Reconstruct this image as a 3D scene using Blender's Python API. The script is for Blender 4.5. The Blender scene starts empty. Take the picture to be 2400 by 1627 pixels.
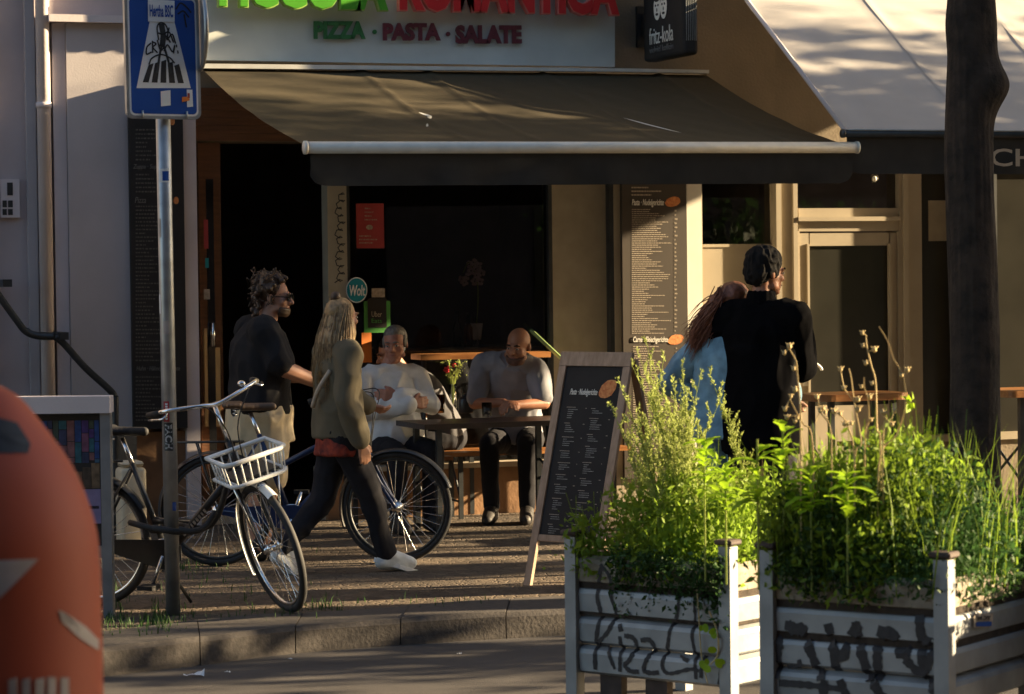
import bpy, bmesh, math, random
import numpy as np
from math import sin, cos, tan, pi, radians, sqrt, atan2
from mathutils import Vector, Matrix, noise
random.seed(7); rng = np.random.default_rng(11)
scene = bpy.context.scene
COL = scene.collection
# ---------------------------------------------------------------- camera
F, CX, CY = 6250.0, 1200.0, 813.5
TH, PITCH, ROLL = radians(20.6), math.atan(163.5/6250), 0.012
CAM = Vector((0, 0, 1.7))
FWD = Vector((sin(TH)*cos(PITCH), cos(TH)*cos(PITCH), -sin(PITCH)))
_R0 = Vector((cos(TH), -sin(TH), 0)); _U0 = _R0.cross(FWD)
RT = cos(ROLL)*_R0 - sin(ROLL)*_U0
UP = sin(ROLL)*_R0 + cos(ROLL)*_U0
cam = bpy.data.objects.new('camera', bpy.data.cameras.new('camera')); COL.objects.link(cam)
cam.data.sensor_width = 36; cam.data.sensor_fit = 'HORIZONTAL'; cam.data.lens = 36*F/2400
cam.data.clip_start = .1; cam.data.clip_end = 500
m = Matrix.Identity(4)
for i in range(3): m[i][0], m[i][1], m[i][2], m[i][3] = RT[i], UP[i], -FWD[i], CAM[i]
cam.matrix_world = m
cam.data.dof.use_dof = True; cam.data.dof.focus_distance = 15.5; cam.data.dof.aperture_fstop = 5.4
scene.camera = cam
# ---------------------------------------------------------------- light
SUN_EL, SUN_B = radians(15), radians(11)      # low sun, from the right along the facade, slightly street side
SUN = Vector((cos(SUN_B)*cos(SUN_EL), -sin(SUN_B)*cos(SUN_EL), sin(SUN_EL)))
w = bpy.data.worlds.new('World'); scene.world = w; w.use_nodes = True
nt = w.node_tree; bg = nt.nodes['Background']
sky = nt.nodes.new('ShaderNodeTexSky'); sky.sky_type = 'NISHITA'; sky.sun_disc = False
sky.sun_elevation = SUN_EL; sky.sun_rotation = atan2(SUN.x, SUN.y); sky.air_density = 1.0; sky.dust_density = .8
nt.links.new(sky.outputs[0], bg.inputs[0]); bg.inputs[1].default_value = 0.05
sl = bpy.data.lights.new('sun', 'SUN'); sl.energy = 5.0; sl.angle = radians(0.55); sl.color = (1.0, .76, .45)
so = bpy.data.objects.new('sun', sl); COL.objects.link(so)
so.rotation_euler = SUN.to_track_quat('Z', 'Y').to_euler(); so.location = (30, -5, 20)
vs = scene.view_settings
vs.view_transform = 'Standard'; vs.look = 'None'; vs.exposure = 2.4; vs.gamma = 1; vs.use_curve_mapping = False
scene.cycles.max_bounces = 6; scene.cycles.transparent_max_bounces = 24
scene.cycles.use_denoising = True; scene.cycles.sample_clamp_indirect = 4
# ---------------------------------------------------------------- pixel (2400 px wide photo) -> place
YW = 18.1
def ray(px, py): return FWD + (px-CX)/F*RT + (CY-py)/F*UP
def W(px, py, o=0.0):
    r = ray(px, py); t = (YW-o-CAM.y)/r.y; return CAM + r*t
def G(px, py, z=0.0):
    r = ray(px, py); return CAM + r*((z-CAM.z)/r.z)
def AT(px, py, d): return CAM + ray(px, py)*d
def PS(px, py, s): return AT(px, py, F/s)
def floor_at(px, s, py=1250):
    p = PS(px, py, s); return Vector((p.x, p.y, 0))
CR = Vector((cos(TH), -sin(TH), 0)); CD = Vector((sin(TH), cos(TH), 0))   # picture-right and away, flat
def camvec(r, d): v = CR*r + CD*d; return v.normalized()
# ---------------------------------------------------------------- materials
MATS = {}
def mat(name, col, rough=.7, metal=0., var=.12, scale=6., bump=.0, bscale=None, trans=0., spec=.5, col2=None, detail=6, thr=None):
    if name in MATS: return MATS[name]
    m = bpy.data.materials.new(name); m.use_nodes = True; MATS[name] = m
    n = m.node_tree; b = n.nodes['Principled BSDF']
    b.inputs['Roughness'].default_value = rough; b.inputs['Metallic'].default_value = metal
    b.inputs['Specular IOR Level'].default_value = spec
    tc = n.nodes.new('ShaderNodeTexCoord')
    ns = n.nodes.new('ShaderNodeTexNoise'); ns.inputs['Scale'].default_value = scale; ns.inputs['Detail'].default_value = detail
    n.links.new(tc.outputs['Object'], ns.inputs['Vector'])
    cr = n.nodes.new('ShaderNodeValToRGB')
    lo = tuple(c*(1-var) for c in col) if col2 is None else col2
    hi = tuple(min(1, c*(1+var)) for c in col) if col2 is None else col
    t0, t1 = thr or (.32, .68)
    cr.color_ramp.elements[0].position = t0; cr.color_ramp.elements[1].position = t1
    cr.color_ramp.elements[0].color = (*lo, 1); cr.color_ramp.elements[1].color = (*hi, 1)
    n.links.new(ns.outputs['Fac'], cr.inputs[0]); n.links.new(cr.outputs[0], b.inputs['Base Color'])
    if bump:
        n2 = n.nodes.new('ShaderNodeTexNoise'); n2.inputs['Scale'].default_value = bscale or scale*6; n2.inputs['Detail'].default_value = 5
        n.links.new(tc.outputs['Object'], n2.inputs['Vector'])
        bp = n.nodes.new('ShaderNodeBump'); bp.inputs['Strength'].default_value = bump; bp.inputs['Distance'].default_value = .01
        n.links.new(n2.outputs['Fac'], bp.inputs['Height']); n.links.new(bp.outputs[0], b.inputs['Normal'])
    if trans:
        out = n.nodes['Material Output']; mx = n.nodes.new('ShaderNodeMixShader'); tr = n.nodes.new('ShaderNodeBsdfTranslucent')
        n.links.new(cr.outputs[0], tr.inputs[0]); mx.inputs[0].default_value = trans
        n.links.new(b.outputs[0], mx.inputs[1]); n.links.new(tr.outputs[0], mx.inputs[2]); n.links.new(mx.outputs[0], out.inputs[0])
    return m
def wood(name, col, col2, scale=(2, 2, 30), rough=.55):
    if name in MATS: return MATS[name]
    m = mat(name, col, rough, col2=col2, scale=3, bump=.15, bscale=40)
    n = m.node_tree; mp = n.nodes.new('ShaderNodeMapping'); mp.inputs['Scale'].default_value = scale
    tc = [x for x in n.nodes if x.type == 'TEX_COORD'][0]; ns = [x for x in n.nodes if x.type == 'TEX_NOISE'][0]
    n.links.new(tc.outputs['Object'], mp.inputs[0]); n.links.new(mp.outputs[0], ns.inputs['Vector'])
    return m
def glass(name, tint=(.85, .88, .88), rough=.02, ior=1.5):
    if name in MATS: return MATS[name]
    m = bpy.data.materials.new(name); m.use_nodes = True; MATS[name] = m
    n = m.node_tree; n.nodes.remove(n.nodes['Principled BSDF'])
    t = n.nodes.new('ShaderNodeBsdfTransparent'); t.inputs[0].default_value = (*tint, 1)
    g = n.nodes.new('ShaderNodeBsdfGlossy'); g.inputs['Roughness'].default_value = rough
    f = n.nodes.new('ShaderNodeFresnel'); f.inputs[0].default_value = ior
    mx = n.nodes.new('ShaderNodeMixShader')
    n.links.new(f.outputs[0], mx.inputs[0]); n.links.new(t.outputs[0], mx.inputs[1]); n.links.new(g.outputs[0], mx.inputs[2])
    n.links.new(mx.outputs[0], n.nodes['Material Output'].inputs[0]); return m
M = dict(
 pale_green=mat('pale_green_pole', (.26, .38, .15), .5, var=.08),
 film_glass=mat('dark_film_glass', (.026, .025, .020), .22, var=.15, scale=3),
 grime_dim=mat('faint_print', (.10, .09, .08), .8, var=.3, scale=50),
 plaster=mat('grey_plaster', (.52, .455, .46), .9, var=.14, scale=1.3, bump=.10, bscale=60),
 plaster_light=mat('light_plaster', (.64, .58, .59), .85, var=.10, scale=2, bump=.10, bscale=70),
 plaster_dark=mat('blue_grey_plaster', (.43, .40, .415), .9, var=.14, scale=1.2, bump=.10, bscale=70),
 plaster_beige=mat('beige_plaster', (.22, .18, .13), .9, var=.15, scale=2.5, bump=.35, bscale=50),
 terracotta=mat('terracotta_base', (.26, .145, .075), .9, var=.25, scale=4, bump=.4, bscale=30),
 stone=mat('pale_stone', (.42, .37, .29), .8, var=.15, scale=5, bump=.3),
 board_white=mat('sign_board_white', (.55, .58, .56), .55, var=.10, scale=2.5, bump=.05),
 white=mat('white_paint', (.80, .77, .68), .5, var=.06, scale=5),
 cream=mat('cream_paint', (.36, .31, .23), .45, var=.07, scale=4),
 beige_post=mat('beige_paint', (.33, .29, .215), .6, var=.12, scale=6),
 olive=mat('olive_panel', (.05, .047, .036), .55, var=.15, scale=3),
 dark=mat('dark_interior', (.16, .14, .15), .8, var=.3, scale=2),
 black=mat('black_print', (.018, .018, .020), .6, var=.15, scale=8),
 board_black=mat('menu_black', (.020, .018, .018), .85, var=.2, scale=6),
 board_brown=mat('menu_brown', (.044, .033, .025), .55, var=.10, scale=5),
 chalk=mat('menu_print', (.40, .34, .27), .8, var=.05),
 chalk_dim=mat('menu_print_dim', (.16, .15, .14), .8, var=.2),
 chalk_white=mat('heading_print', (.80, .78, .72), .7, var=.05),
 pizza=mat('pizza_print', (.55, .14, .035), .7, col2=(.75, .32, .10), scale=60),
 wood_brown=wood('brown_wood', (.16, .065, .025), (.09, .035, .014), (1.2, 1.2, 14)),
 wood_light=wood('oak_frame', (.42, .28, .19), (.28, .18, .11), (14, 14, 2)),
 wood_orange=wood('varnished_pine', (.38, .17, .055), (.26, .10, .03), (2, 14, 14), .35),
 metal=mat('galvanised_steel', (.36, .38, .40), .42, .75, var=.22, scale=9, bump=.05),
 metal_white=mat('white_coated_aluminium', (.70, .70, .66), .35, .0, var=.08, scale=9),
 chrome=mat('chrome', (.75, .76, .78), .18, 1., var=.05),
 metal_dark=mat('dark_steel', (.055, .06, .065), .45, .6, var=.2, scale=10),
 rubber=mat('rubber', (.022, .022, .024), .75, var=.2, scale=20),
 paint_black=mat('black_lacquer', (.02, .021, .024), .3, var=.2, scale=20),
 paint_blue=mat('blue_lacquer', (.004, .022, .085), .35, var=.1, scale=20),
 paint_white=mat('white_lacquer', (.78, .80, .80), .3, var=.06, scale=14),
 leather=mat('brown_leather', (.10, .065, .045), .55, var=.2, scale=30),
 red=mat('red_plastic', (.55, .03, .02), .3, var=.05),
 awn_dark=mat('brown_awning_cloth', (.048, .035, .014), .9, var=.10, scale=14, bump=.12, bscale=300),
 awn_light=mat('pale_awning_cloth', (.50, .475, .46), .9, var=.06, scale=3, bump=.10, bscale=300, trans=.12),
 awn_black=mat('black_valance_cloth', (.022, .022, .022), .9, var=.2, scale=8),
 green_letter=mat('green_letter', (.08, .34, .025), .35, var=.06, scale=8),
 red_letter=mat('red_letter', (.62, .025, .03), .35, var=.06, scale=8),
 green_glint=mat('green_letter_glint', (.32, .48, .12), .4), red_glint=mat('red_letter_glint', (.75, .22, .18), .4),
 green_dark=mat('green_small_letter', (.03, .16, .05), .5, var=.2), maroon=mat('maroon_letter', (.13, .02, .035), .5, var=.2),
 blue_sign=mat('sign_blue', (.006, .065, .32), .4, var=.06, scale=3),
 white_sign=mat('sign_white', (.70, .72, .74), .45, var=.05, scale=8),
 ink=mat('black_marker', (.02, .02, .022), .7, var=.2, scale=30),
 teal=mat('teal_sticker', (.0, .25, .30), .5, var=.04), stick_green=mat('green_sticker', (.06, .28, .05), .5, var=.05),
 poster_red=mat('red_poster', (.36, .035, .04), .6, var=.1, scale=9), orange_sheet=mat('orange_sheet', (.70, .20, .03), .6, var=.05),
 grime=mat('worn_print', (.36, .30, .24), .8, var=.3, scale=50),
 orange_bin=mat('orange_bin_plastic', (.40, .068, .020), .65, var=.06, scale=3, col2=(.34, .052, .020)),
 bin_print=mat('bin_white_print', (.42, .36, .33), .5, var=.15, scale=10),
 planter=mat('galvanised_panel', (.28, .295, .31), .55, .25, var=.22, scale=5, bump=.15, bscale=30),
 planter_rim=mat('weathered_rim', (.24, .205, .16), .8, var=.3, scale=14, bump=.3),
 planter_post=mat('steel_post', (.24, .25, .265), .5, .3, var=.18, scale=7),
 cap=mat('rusty_cap', (.05, .03, .025), .7, var=.4, scale=20),
 soil=mat('soil', (.035, .025, .018), .95, var=.4, scale=30, bump=.5),
 spray=mat('black_spray', (.022, .020, .024), .65, var=.3, scale=40),
 leaf=mat('leaf_green', (.22, .33, .035), .6, var=.35, scale=1.6, trans=.5, spec=.25),
 leaf_dark=mat('leaf_dark_green', (.042, .095, .026), .6, var=.35, scale=1.6, trans=.35, spec=.25),
 leaf_bright=mat('leaf_fresh_green', (.32, .50, .025), .55, var=.2, scale=2, trans=.5, spec=.25),
 weed=mat('wormwood_green', (.38, .44, .13), .7, var=.25, scale=3, trans=.4, spec=.2),
 straw=mat('dry_stalk', (.60, .48, .26), .8, var=.2, scale=10, trans=.2, spec=.2),
 bark=mat('bark', (.045, .032, .024), .95, col2=(.010, .008, .007), scale=9, bump=.9, bscale=26),
 orchid=mat('orchid_petal', (.62, .42, .42), .6, var=.15, scale=20, trans=.3),
 flower_red=mat('red_petal', (.60, .02, .035), .6, var=.1, trans=.2),
 amber=glass('amber_glass', (.75, .45, .22), .05), glass=glass('clear_glass', (.92, .94, .94), .02),
 pane=glass('window_glass', (.80, .82, .84), .01, 1.45),
 cream_bin=mat('cream_plastic', (.58, .50, .36), .5, var=.08, scale=8),
)
# ---------------------------------------------------------------- objects
ORG = {}
def link(o): COL.objects.link(o); return o
def tag(o, label=None, cat=None, group=None, kind=None):
    if label: o['label'] = label
    if cat: o['category'] = cat
    if group: o['group'] = group
    if kind: o['kind'] = kind
    return o
def thing(name, label, cat, loc, group=None):
    o = link(bpy.data.objects.new(name, None)); o.location = loc; o.empty_display_size = .2
    ORG[o] = Vector(loc); return tag(o, label, cat, group)
def emit(name, bm, m, parent=None, smooth=False, kind=None, label=None):
    """one mesh object; bm holds world coordinates (or is a ready mesh)"""
    if isinstance(bm, bmesh.types.BMesh):
        me = bpy.data.meshes.new(name); 
        bmesh.ops.recalc_face_normals(bm, faces=bm.faces); bm.to_mesh(me); bm.free()
    else: me = bm
    me.name = name
    o = bpy.data.objects.new(name, me); link(o)
    if parent is not None: org = ORG[parent]
    else:
        vs_ = np.empty(len(me.vertices)*3); me.vertices.foreach_get('co', vs_); vs_ = vs_.reshape(-1, 3)
        org = Vector(((vs_[:, 0].min()+vs_[:, 0].max())/2, (vs_[:, 1].min()+vs_[:, 1].max())/2, vs_[:, 2].min()))
    me.transform(Matrix.Translation(-org)); ORG[o] = org
    if parent is not None: o.parent = parent
    else: o.location = org
    for mm in (m if isinstance(m, (list, tuple)) else [m]): me.materials.append(mm)
    if smooth: me.polygons.foreach_set('use_smooth', [True]*len(me.polygons))
    if kind: o['kind'] = kind
    if label: o['label'] = label
    return o
def copy_tree(o, parent=None):
    c = o.copy(); link(c)
    if parent is not None: c.parent = parent
    for ch in [x for x in o.children]: copy_tree(ch, c)
    return c
# ---------------------------------------------------------------- shape helpers (add to a bmesh)
B = bmesh.new
def hull_box(bm, pts8):
    v = [bm.verts.new(p) for p in pts8]
    for f in ((0, 1, 2, 3), (7, 6, 5, 4), (0, 4, 5, 1), (1, 5, 6, 2), (2, 6, 7, 3), (3, 7, 4, 0)): bm.faces.new([v[i] for i in f])
def box(bm, c, ax, ay, az, M4=None):
    """box of centre c and half-extent vectors"""
    c = Vector(c); ax = Vector(ax); ay = Vector(ay); az = Vector(az)
    P = [c-ax-ay-az, c+ax-ay-az, c+ax+ay-az, c-ax+ay-az, c-ax-ay+az, c+ax-ay+az, c+ax+ay+az, c-ax+ay+az]
    if M4: P = [M4 @ p for p in P]
    hull_box(bm, P)
def abox(bm, x0, x1, y0, y1, z0, z1, M4=None):
    box(bm, ((x0+x1)/2, (y0+y1)/2, (z0+z1)/2), ((x1-x0)/2, 0, 0), (0, (y1-y0)/2, 0), (0, 0, (z1-z0)/2), M4)
def prism(bm, poly, back):
    """extrude a polygon by the vector back"""
    back = Vector(back); a = [bm.verts.new(p) for p in poly]; b = [bm.verts.new(Vector(p)+back) for p in poly]
    bm.faces.new(a); bm.faces.new(b[::-1]); n = len(a)
    for i in range(n): bm.faces.new((a[i], a[(i+1) % n], b[(i+1) % n], b[i]))
def wpoly(bm, pxs, o=0., th=.05): prism(bm, [W(x, y, o) for x, y in pxs], (0, th, 0))
def wrect(bm, x0, y0, x1, y1, o=0., th=.05, x0b=None, x1b=None):
    wpoly(bm, [(x0, y0), (x1, y0), (x1 if x1b is None else x1b, y1), (x0 if x0b is None else x0b, y1)], o, th)
def tube(bm, pts, r, seg=8, M4=None, closed=False, caps=True):
    pts = [Vector(p) for p in pts]
    if M4: pts = [M4 @ p for p in pts]
    n = len(pts); rs = r if isinstance(r, (list, tuple)) else [r]*n
    rings = []; ref = None
    for i, p in enumerate(pts):
        if closed: t = pts[(i+1) % n]-pts[i-1]
        else: t = pts[min(i+1, n-1)]-pts[max(i-1, 0)]
        t.normalize()
        if ref is None:
            ref = Vector((0, 0, 1)) if abs(t.z) < .9 else Vector((1, 0, 0))
        u = (ref - t*ref.dot(t))
        if u.length < 1e-4: u = t.orthogonal()
        u.normalize(); v = t.cross(u); ref = u
        rings.append([bm.verts.new(p + rs[i]*(cos(2*pi*k/seg)*u + sin(2*pi*k/seg)*v)) for k in range(seg)])
    for i in range(n if closed else n-1):
        a, b = rings[i], rings[(i+1) % n]
        for k in range(seg): bm.faces.new((a[k], a[(k+1) % seg], b[(k+1) % seg], b[k]))
    if not closed and caps: bm.faces.new(rings[0][::-1]); bm.faces.new(rings[-1])
def lathe(bm, prof, c, seg=24, M4=None, axis='Z'):
    c = Vector(c); rings = []
    for r, h in prof:
        ring = []
        for k in range(seg):
            a = 2*pi*k/seg
            p = Vector((r*cos(a), r*sin(a), h)) if axis == 'Z' else Vector((r*cos(a), h, r*sin(a)))
            p = c+p
            ring.append(bm.verts.new(M4 @ p if M4 else p))
        rings.append(ring)
    for a, b in zip(rings, rings[1:]):
        for k in range(seg): bm.faces.new((a[k], a[(k+1) % seg], b[(k+1) % seg], b[k]))
    bm.faces.new(rings[0][::-1]); bm.faces.new(rings[-1])
def ellipsoid(bm, c, rx, ry, rz, R=None, sub=2):
    mt = Matrix.Translation(Vector(c)) @ (R.to_4x4() if R is not None else Matrix.Identity(4)) @ Matrix.Diagonal((rx, ry, rz, 1))
    bmesh.ops.create_icosphere(bm, subdivisions=sub, radius=1, matrix=mt)
def frame3(t):
    t = Vector(t).normalized(); u = t.orthogonal().normalized(); return u, t.cross(u), t
def capsule(bm, p0, r0, p1, r1, seg=12):
    p0 = Vector(p0); p1 = Vector(p1)
    ellipsoid(bm, p0, r0, r0, r0); ellipsoid(bm, p1, r1, r1, r1)
    if (p1-p0).length > 1e-4: tube(bm, [p0, p1], [r0, r1], seg)
def sheet(fn, nu, nv):
    """grid surface fn(u,v), u,v in 0..1"""
    bm = bmesh.new(); g = [[bm.verts.new(fn(i/nu, j/nv)) for i in range(nu+1)] for j in range(nv+1)]
    for j in range(nv):
        for i in range(nu): bm.faces.new((g[j][i], g[j][i+1], g[j+1][i+1], g[j+1][i]))
    return bm
def ribbon(bm, pts, width, nrm, th=.002):
    """flat brush stroke along pts lying on a surface of normal nrm"""
    nrm = Vector(nrm).normalized(); pts = [Vector(p) for p in pts]; n = len(pts); ws = width if isinstance(width, (list, tuple)) else [width]*n
    L, R = [], []
    for i, p in enumerate(pts):
        t = (pts[min(i+1, n-1)]-pts[max(i-1, 0)])
        s = nrm.cross(t).normalized()*ws[i]/2
        e = Vector()
        if i == 0: e = -t.normalized()*ws[i]*.4
        if i == n-1: e = t.normalized()*ws[i]*.4
        L.append(bm.verts.new(p+s+e+nrm*th)); R.append(bm.verts.new(p-s+e+nrm*th))
    for i in range(n-1): bm.faces.new((L[i], L[i+1], R[i+1], R[i]))
def spline(ctrl, n=10):
    """Catmull-Rom through control points"""
    P = [Vector(c) for c in ctrl]
    if len(P) < 3: return [P[0].lerp(P[-1], i/n) for i in range(n+1)]
    P = [2*P[0]-P[1]] + P + [2*P[-1]-P[-2]]; out = []
    for i in range(1, len(P)-2):
        a, b, c, d = P[i-1:i+3]
        for k in range(n):
            t = k/n; out.append(.5*((2*b)+(c-a)*t+(2*a-5*b+4*c-d)*t*t+(3*b-a-3*c+d)*t**3))
    out.append(P[-2]); return out
def text_mesh(body, bold=0., shear=0., ext=0., bevel=0., spacing=1.):
    cu = bpy.data.curves.new('t', 'FONT'); cu.body = body; cu.offset = bold; cu.shear = shear; cu.extrude = ext
    cu.bevel_depth = bevel; cu.space_character = spacing; cu.resolution_u = 3; cu.bevel_resolution = 1
    o = bpy.data.objects.new('t', cu); COL.objects.link(o)
    dg = bpy.context.evaluated_depsgraph_get(); dg.update()
    me = bpy.data.meshes.new_from_object(o.evaluated_get(dg)); bpy.data.objects.remove(o); bpy.data.curves.remove(cu); return me
def text_on(body, org, right, up, wid, hei, depth=.004, bold=.0, shear=0., spacing=1., centre=False):
    """mesh of a text whose ink box spans wid x hei metres from its lower-left corner org"""
    me = text_mesh(body, bold, shear, .05, 0, spacing)
    co = np.empty(len(me.vertices)*3); me.vertices.foreach_get('co', co); co = co.reshape(-1, 3)
    lo, hi = co.min(0), co.max(0)
    right = Vector(right).normalized(); up = Vector(up).normalized(); nr = right.cross(up)
    sx, sy = wid/(hi[0]-lo[0]), hei/(hi[1]-lo[1])
    R = np.array([right, up, nr])
    q = np.stack([(co[:, 0]-lo[0])*sx, (co[:, 1]-lo[1])*sy, (co[:, 2]-lo[2])/(hi[2]-lo[2])*depth], 1) @ R + np.array(org)
    me.vertices.foreach_set('co', q.reshape(-1)); me.update(); return me
def wtext(body, x0, y0, x1, y1, o, depth=.006, **k):
    """text on the facade filling the pixel box x0,y0 (upper left) .. x1,y1"""
    a = W(x0, y1, o); b = W(x1, y1, o); c = W(x0, y0, o)
    return text_on(body, a, (b-a), (0, 0, 1), (b-a).length, (c-a).length, depth, **k)
def join_meshes(meshes):
    bm = bmesh.new()
    for me in meshes: bm.from_mesh(me); bpy.data.meshes.remove(me)
    return bm
def leaf_mesh(P, size, aspect=2.2, up=.0, jit=.35, dirs=None, fold=.25):
    """many folded leaf blades (4 verts, 2 faces each) at points P"""
    n = len(P); d = rng.normal(size=(n, 3)); d[:, 2] += up
    if dirs is not None: d = dirs + rng.normal(size=(n, 3))*.35
    d /= np.linalg.norm(d, axis=1)[:, None]
    r = rng.normal(size=(n, 3)); s = np.cross(d, r); s /= np.linalg.norm(s, axis=1)[:, None]; u = np.cross(s, d)
    L = (size*(1+jit*rng.normal(size=n)).clip(.4, 2))[:, None]; w_ = L/aspect/2
    v = np.stack([P, P+d*L*.45+s*w_+u*w_*fold, P+d*L, P+d*L*.45-s*w_+u*w_*fold], 1).reshape(-1, 3)
    k = np.arange(n)*4
    f = np.stack([k, k+1, k+2, k, k+2, k+3], 1).reshape(-1, 3)
    return v, f
def np_mesh(name, parts):
    V = []; Fc = []; o = 0
    for v, f in parts: V.append(v); Fc.append(f+o); o += len(v)
    V = np.concatenate(V); Fc = np.concatenate(Fc)
    me = bpy.data.meshes.new(name); me.vertices.add(len(V)); me.vertices.foreach_set('co', V.astype(np.float32).reshape(-1))
    me.loops.add(len(Fc)*3); me.loops.foreach_set('vertex_index', Fc.reshape(-1).astype(np.int32))
    me.polygons.add(len(Fc)); me.polygons.foreach_set('loop_start', (np.arange(len(Fc))*3).astype(np.int32))
    me.update(calc_edges=True); me.validate(); return me
def remeshed(bm, voxel=.008, smooth=3, disp=0., dscale=10., seed=0.):
    """fuse overlapping closed shapes into one continuous skin"""
    me = bpy.data.meshes.new('r'); bmesh.ops.recalc_face_normals(bm, faces=bm.faces); bm.to_mesh(me); bm.free()
    o = bpy.data.objects.new('r', me); COL.objects.link(o)
    md = o.modifiers.new('r', 'REMESH'); md.mode = 'VOXEL'; md.voxel_size = voxel
    if smooth: ms = o.modifiers.new('s', 'SMOOTH'); ms.factor = .5; ms.iterations = smooth
    dg = bpy.context.evaluated_depsgraph_get(); dg.update()
    out = bpy.data.meshes.new_from_object(o.evaluated_get(dg)); bpy.data.objects.remove(o); bpy.data.meshes.remove(me)
    if disp:
        nv = len(out.vertices); co = np.empty(nv*3); out.vertices.foreach_get('co', co); no = np.empty(nv*3); out.vertices.foreach_get('normal', no)
        co = co.reshape(-1, 3); no = no.reshape(-1, 3)
        for i in range(nv):
            p = Vector(co[i])*dscale; p.z *= .55
            a = 1-abs(noise.noise(p+Vector((seed, 0, 0))))*2.2
            co[i] += no[i]*disp*a
        out.vertices.foreach_set('co', co.reshape(-1)); out.update()
    return out
# ================================================================ GROUND
def pave_mat(name, c1, c2, vscale, bump):
    m = mat(name, c1, .9, col2=c2, scale=1.6, thr=(.3, .7)); n = m.node_tree; b = n.nodes['Principled BSDF']
    tc = [x for x in n.nodes if x.type == 'TEX_COORD'][0]; cr = [x for x in n.nodes if x.type == 'VALTORGB'][0]
    vo = n.nodes.new('ShaderNodeTexVoronoi'); vo.feature = 'DISTANCE_TO_EDGE'; vo.inputs['Scale'].default_value = vscale
    vc = n.nodes.new('ShaderNodeTexVoronoi'); vc.inputs['Scale'].default_value = vscale
    n.links.new(tc.outputs['Object'], vo.inputs['Vector']); n.links.new(tc.outputs['Object'], vc.inputs['Vector'])
    hs = n.nodes.new('ShaderNodeMixRGB'); hs.blend_type = 'MULTIPLY'; hs.inputs[0].default_value = .55
    bw = n.nodes.new('ShaderNodeRGBToBW'); n.links.new(vc.outputs['Color'], bw.inputs[0])
    n.links.new(cr.outputs[0], hs.inputs[1]); n.links.new(bw.outputs[0], hs.inputs[2]); n.links.new(hs.outputs[0], b.inputs['Base Color'])
    rp = n.nodes.new('ShaderNodeValToRGB'); rp.color_ramp.elements[1].position = .12; n.links.new(vo.outputs['Distance'], rp.inputs[0])
    n2 = n.nodes.new('ShaderNodeTexNoise'); n2.inputs['Scale'].default_value = 90; n.links.new(tc.outputs['Object'], n2.inputs['Vector'])
    ad = n.nodes.new('ShaderNodeMath'); ad.operation = 'ADD'; n.links.new(rp.outputs[0], ad.inputs[0]); n.links.new(n2.outputs['Fac'], ad.inputs[1])
    bp = n.nodes.new('ShaderNodeBump'); bp.inputs['Strength'].default_value = bump; bp.inputs['Distance'].default_value = .012
    n.links.new(ad.outputs[0], bp.inputs['Height']); n.links.new(bp.outputs[0], b.inputs['Normal']); return m
M['paving'] = pave_mat('mosaic_paving', (.17, .125, .085), (.085, .062, .045), 17, .8)
M['asphalt'] = mat('asphalt', (.062, .056, .055), .85, col2=(.042, .038, .038), scale=2.0, bump=.6, bscale=160)
M['granite'] = mat('granite_kerb', (.072, .062, .057), .85, col2=(.042, .037, .035), scale=28, bump=.35, bscale=60)
ROAD_Z = -.13
kout = [(-900, 1640), (-300, 1565), (60, 1537), (239, 1520), (494, 1492), (690, 1469), (985, 1448), (1333, 1428), (1800, 1402), (2400, 1372), (3000, 1345)]
kin = [(-900, 1585), (-300, 1520), (60, 1497), (239, 1484), (543, 1447), (838, 1430), (1181, 1405), (1500, 1388), (1900, 1366), (2400, 1340), (3000, 1316)]
KO = spline([G(x, y) for x, y in kout], 8); KI0 = spline([G(x, y) for x, y in kin], 8)
def resample(P, n):
    L = [0]
    for a, b in zip(P, P[1:]): L.append(L[-1]+(b-a).length)
    out = []; j = 0
    for i in range(n+1):
        t = L[-1]*i/n
        while j < len(L)-2 and L[j+1] < t: j += 1
        out.append(P[j].lerp(P[j+1], (t-L[j])/max(1e-6, L[j+1]-L[j])))
    return out
NK = 16
KO = resample(KO, NK*4); KI = resample(KI0, NK*4)
def gz(p): return .006*noise.noise(Vector((p.x*1.3, p.y*1.3, 0)))+.004*noise.noise(Vector((p.x*5, p.y*5, 3)))
def walkfn(u, v):
    i = u*NK*4; k = min(int(i), NK*4-1); a = KI[k].lerp(KI[k+1], i-k)
    p = a.lerp(Vector((a.x, YW+.3, 0)), v); p.z = gz(p) if 0 < v < 1 else 0; return p
emit('pavement', sheet(walkfn, 150, 60), M['paving'], smooth=True, kind='structure')
bm = B(); a = KI[-1]
prism(bm, [Vector((a.x, a.y, 0)), Vector((a.x+40, a.y+4, 0)), Vector((a.x+40, YW+.3, 0)), Vector((a.x, YW+.3, 0))], (0, 0, -.2))
a = KI[0]
prism(bm, [Vector((a.x-30, a.y-4, 0)), Vector((a.x, a.y, 0)), Vector((a.x, YW+.3, 0)), Vector((a.x-30, YW+.3, 0))], (0, 0, -.2))
emit('pavement_beyond', bm, M['paving'], kind='structure')
def roadfn(u, v):
    p = Vector((-70+150*u, -30+46*v, ROAD_Z)); return p
emit('road', sheet(roadfn, 30, 20), M['asphalt'], kind='structure')
kerb = thing('kerb', None, None, (KO[NK*2].x, KO[NK*2].y, ROAD_Z)); kerb['kind'] = 'structure'
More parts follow.
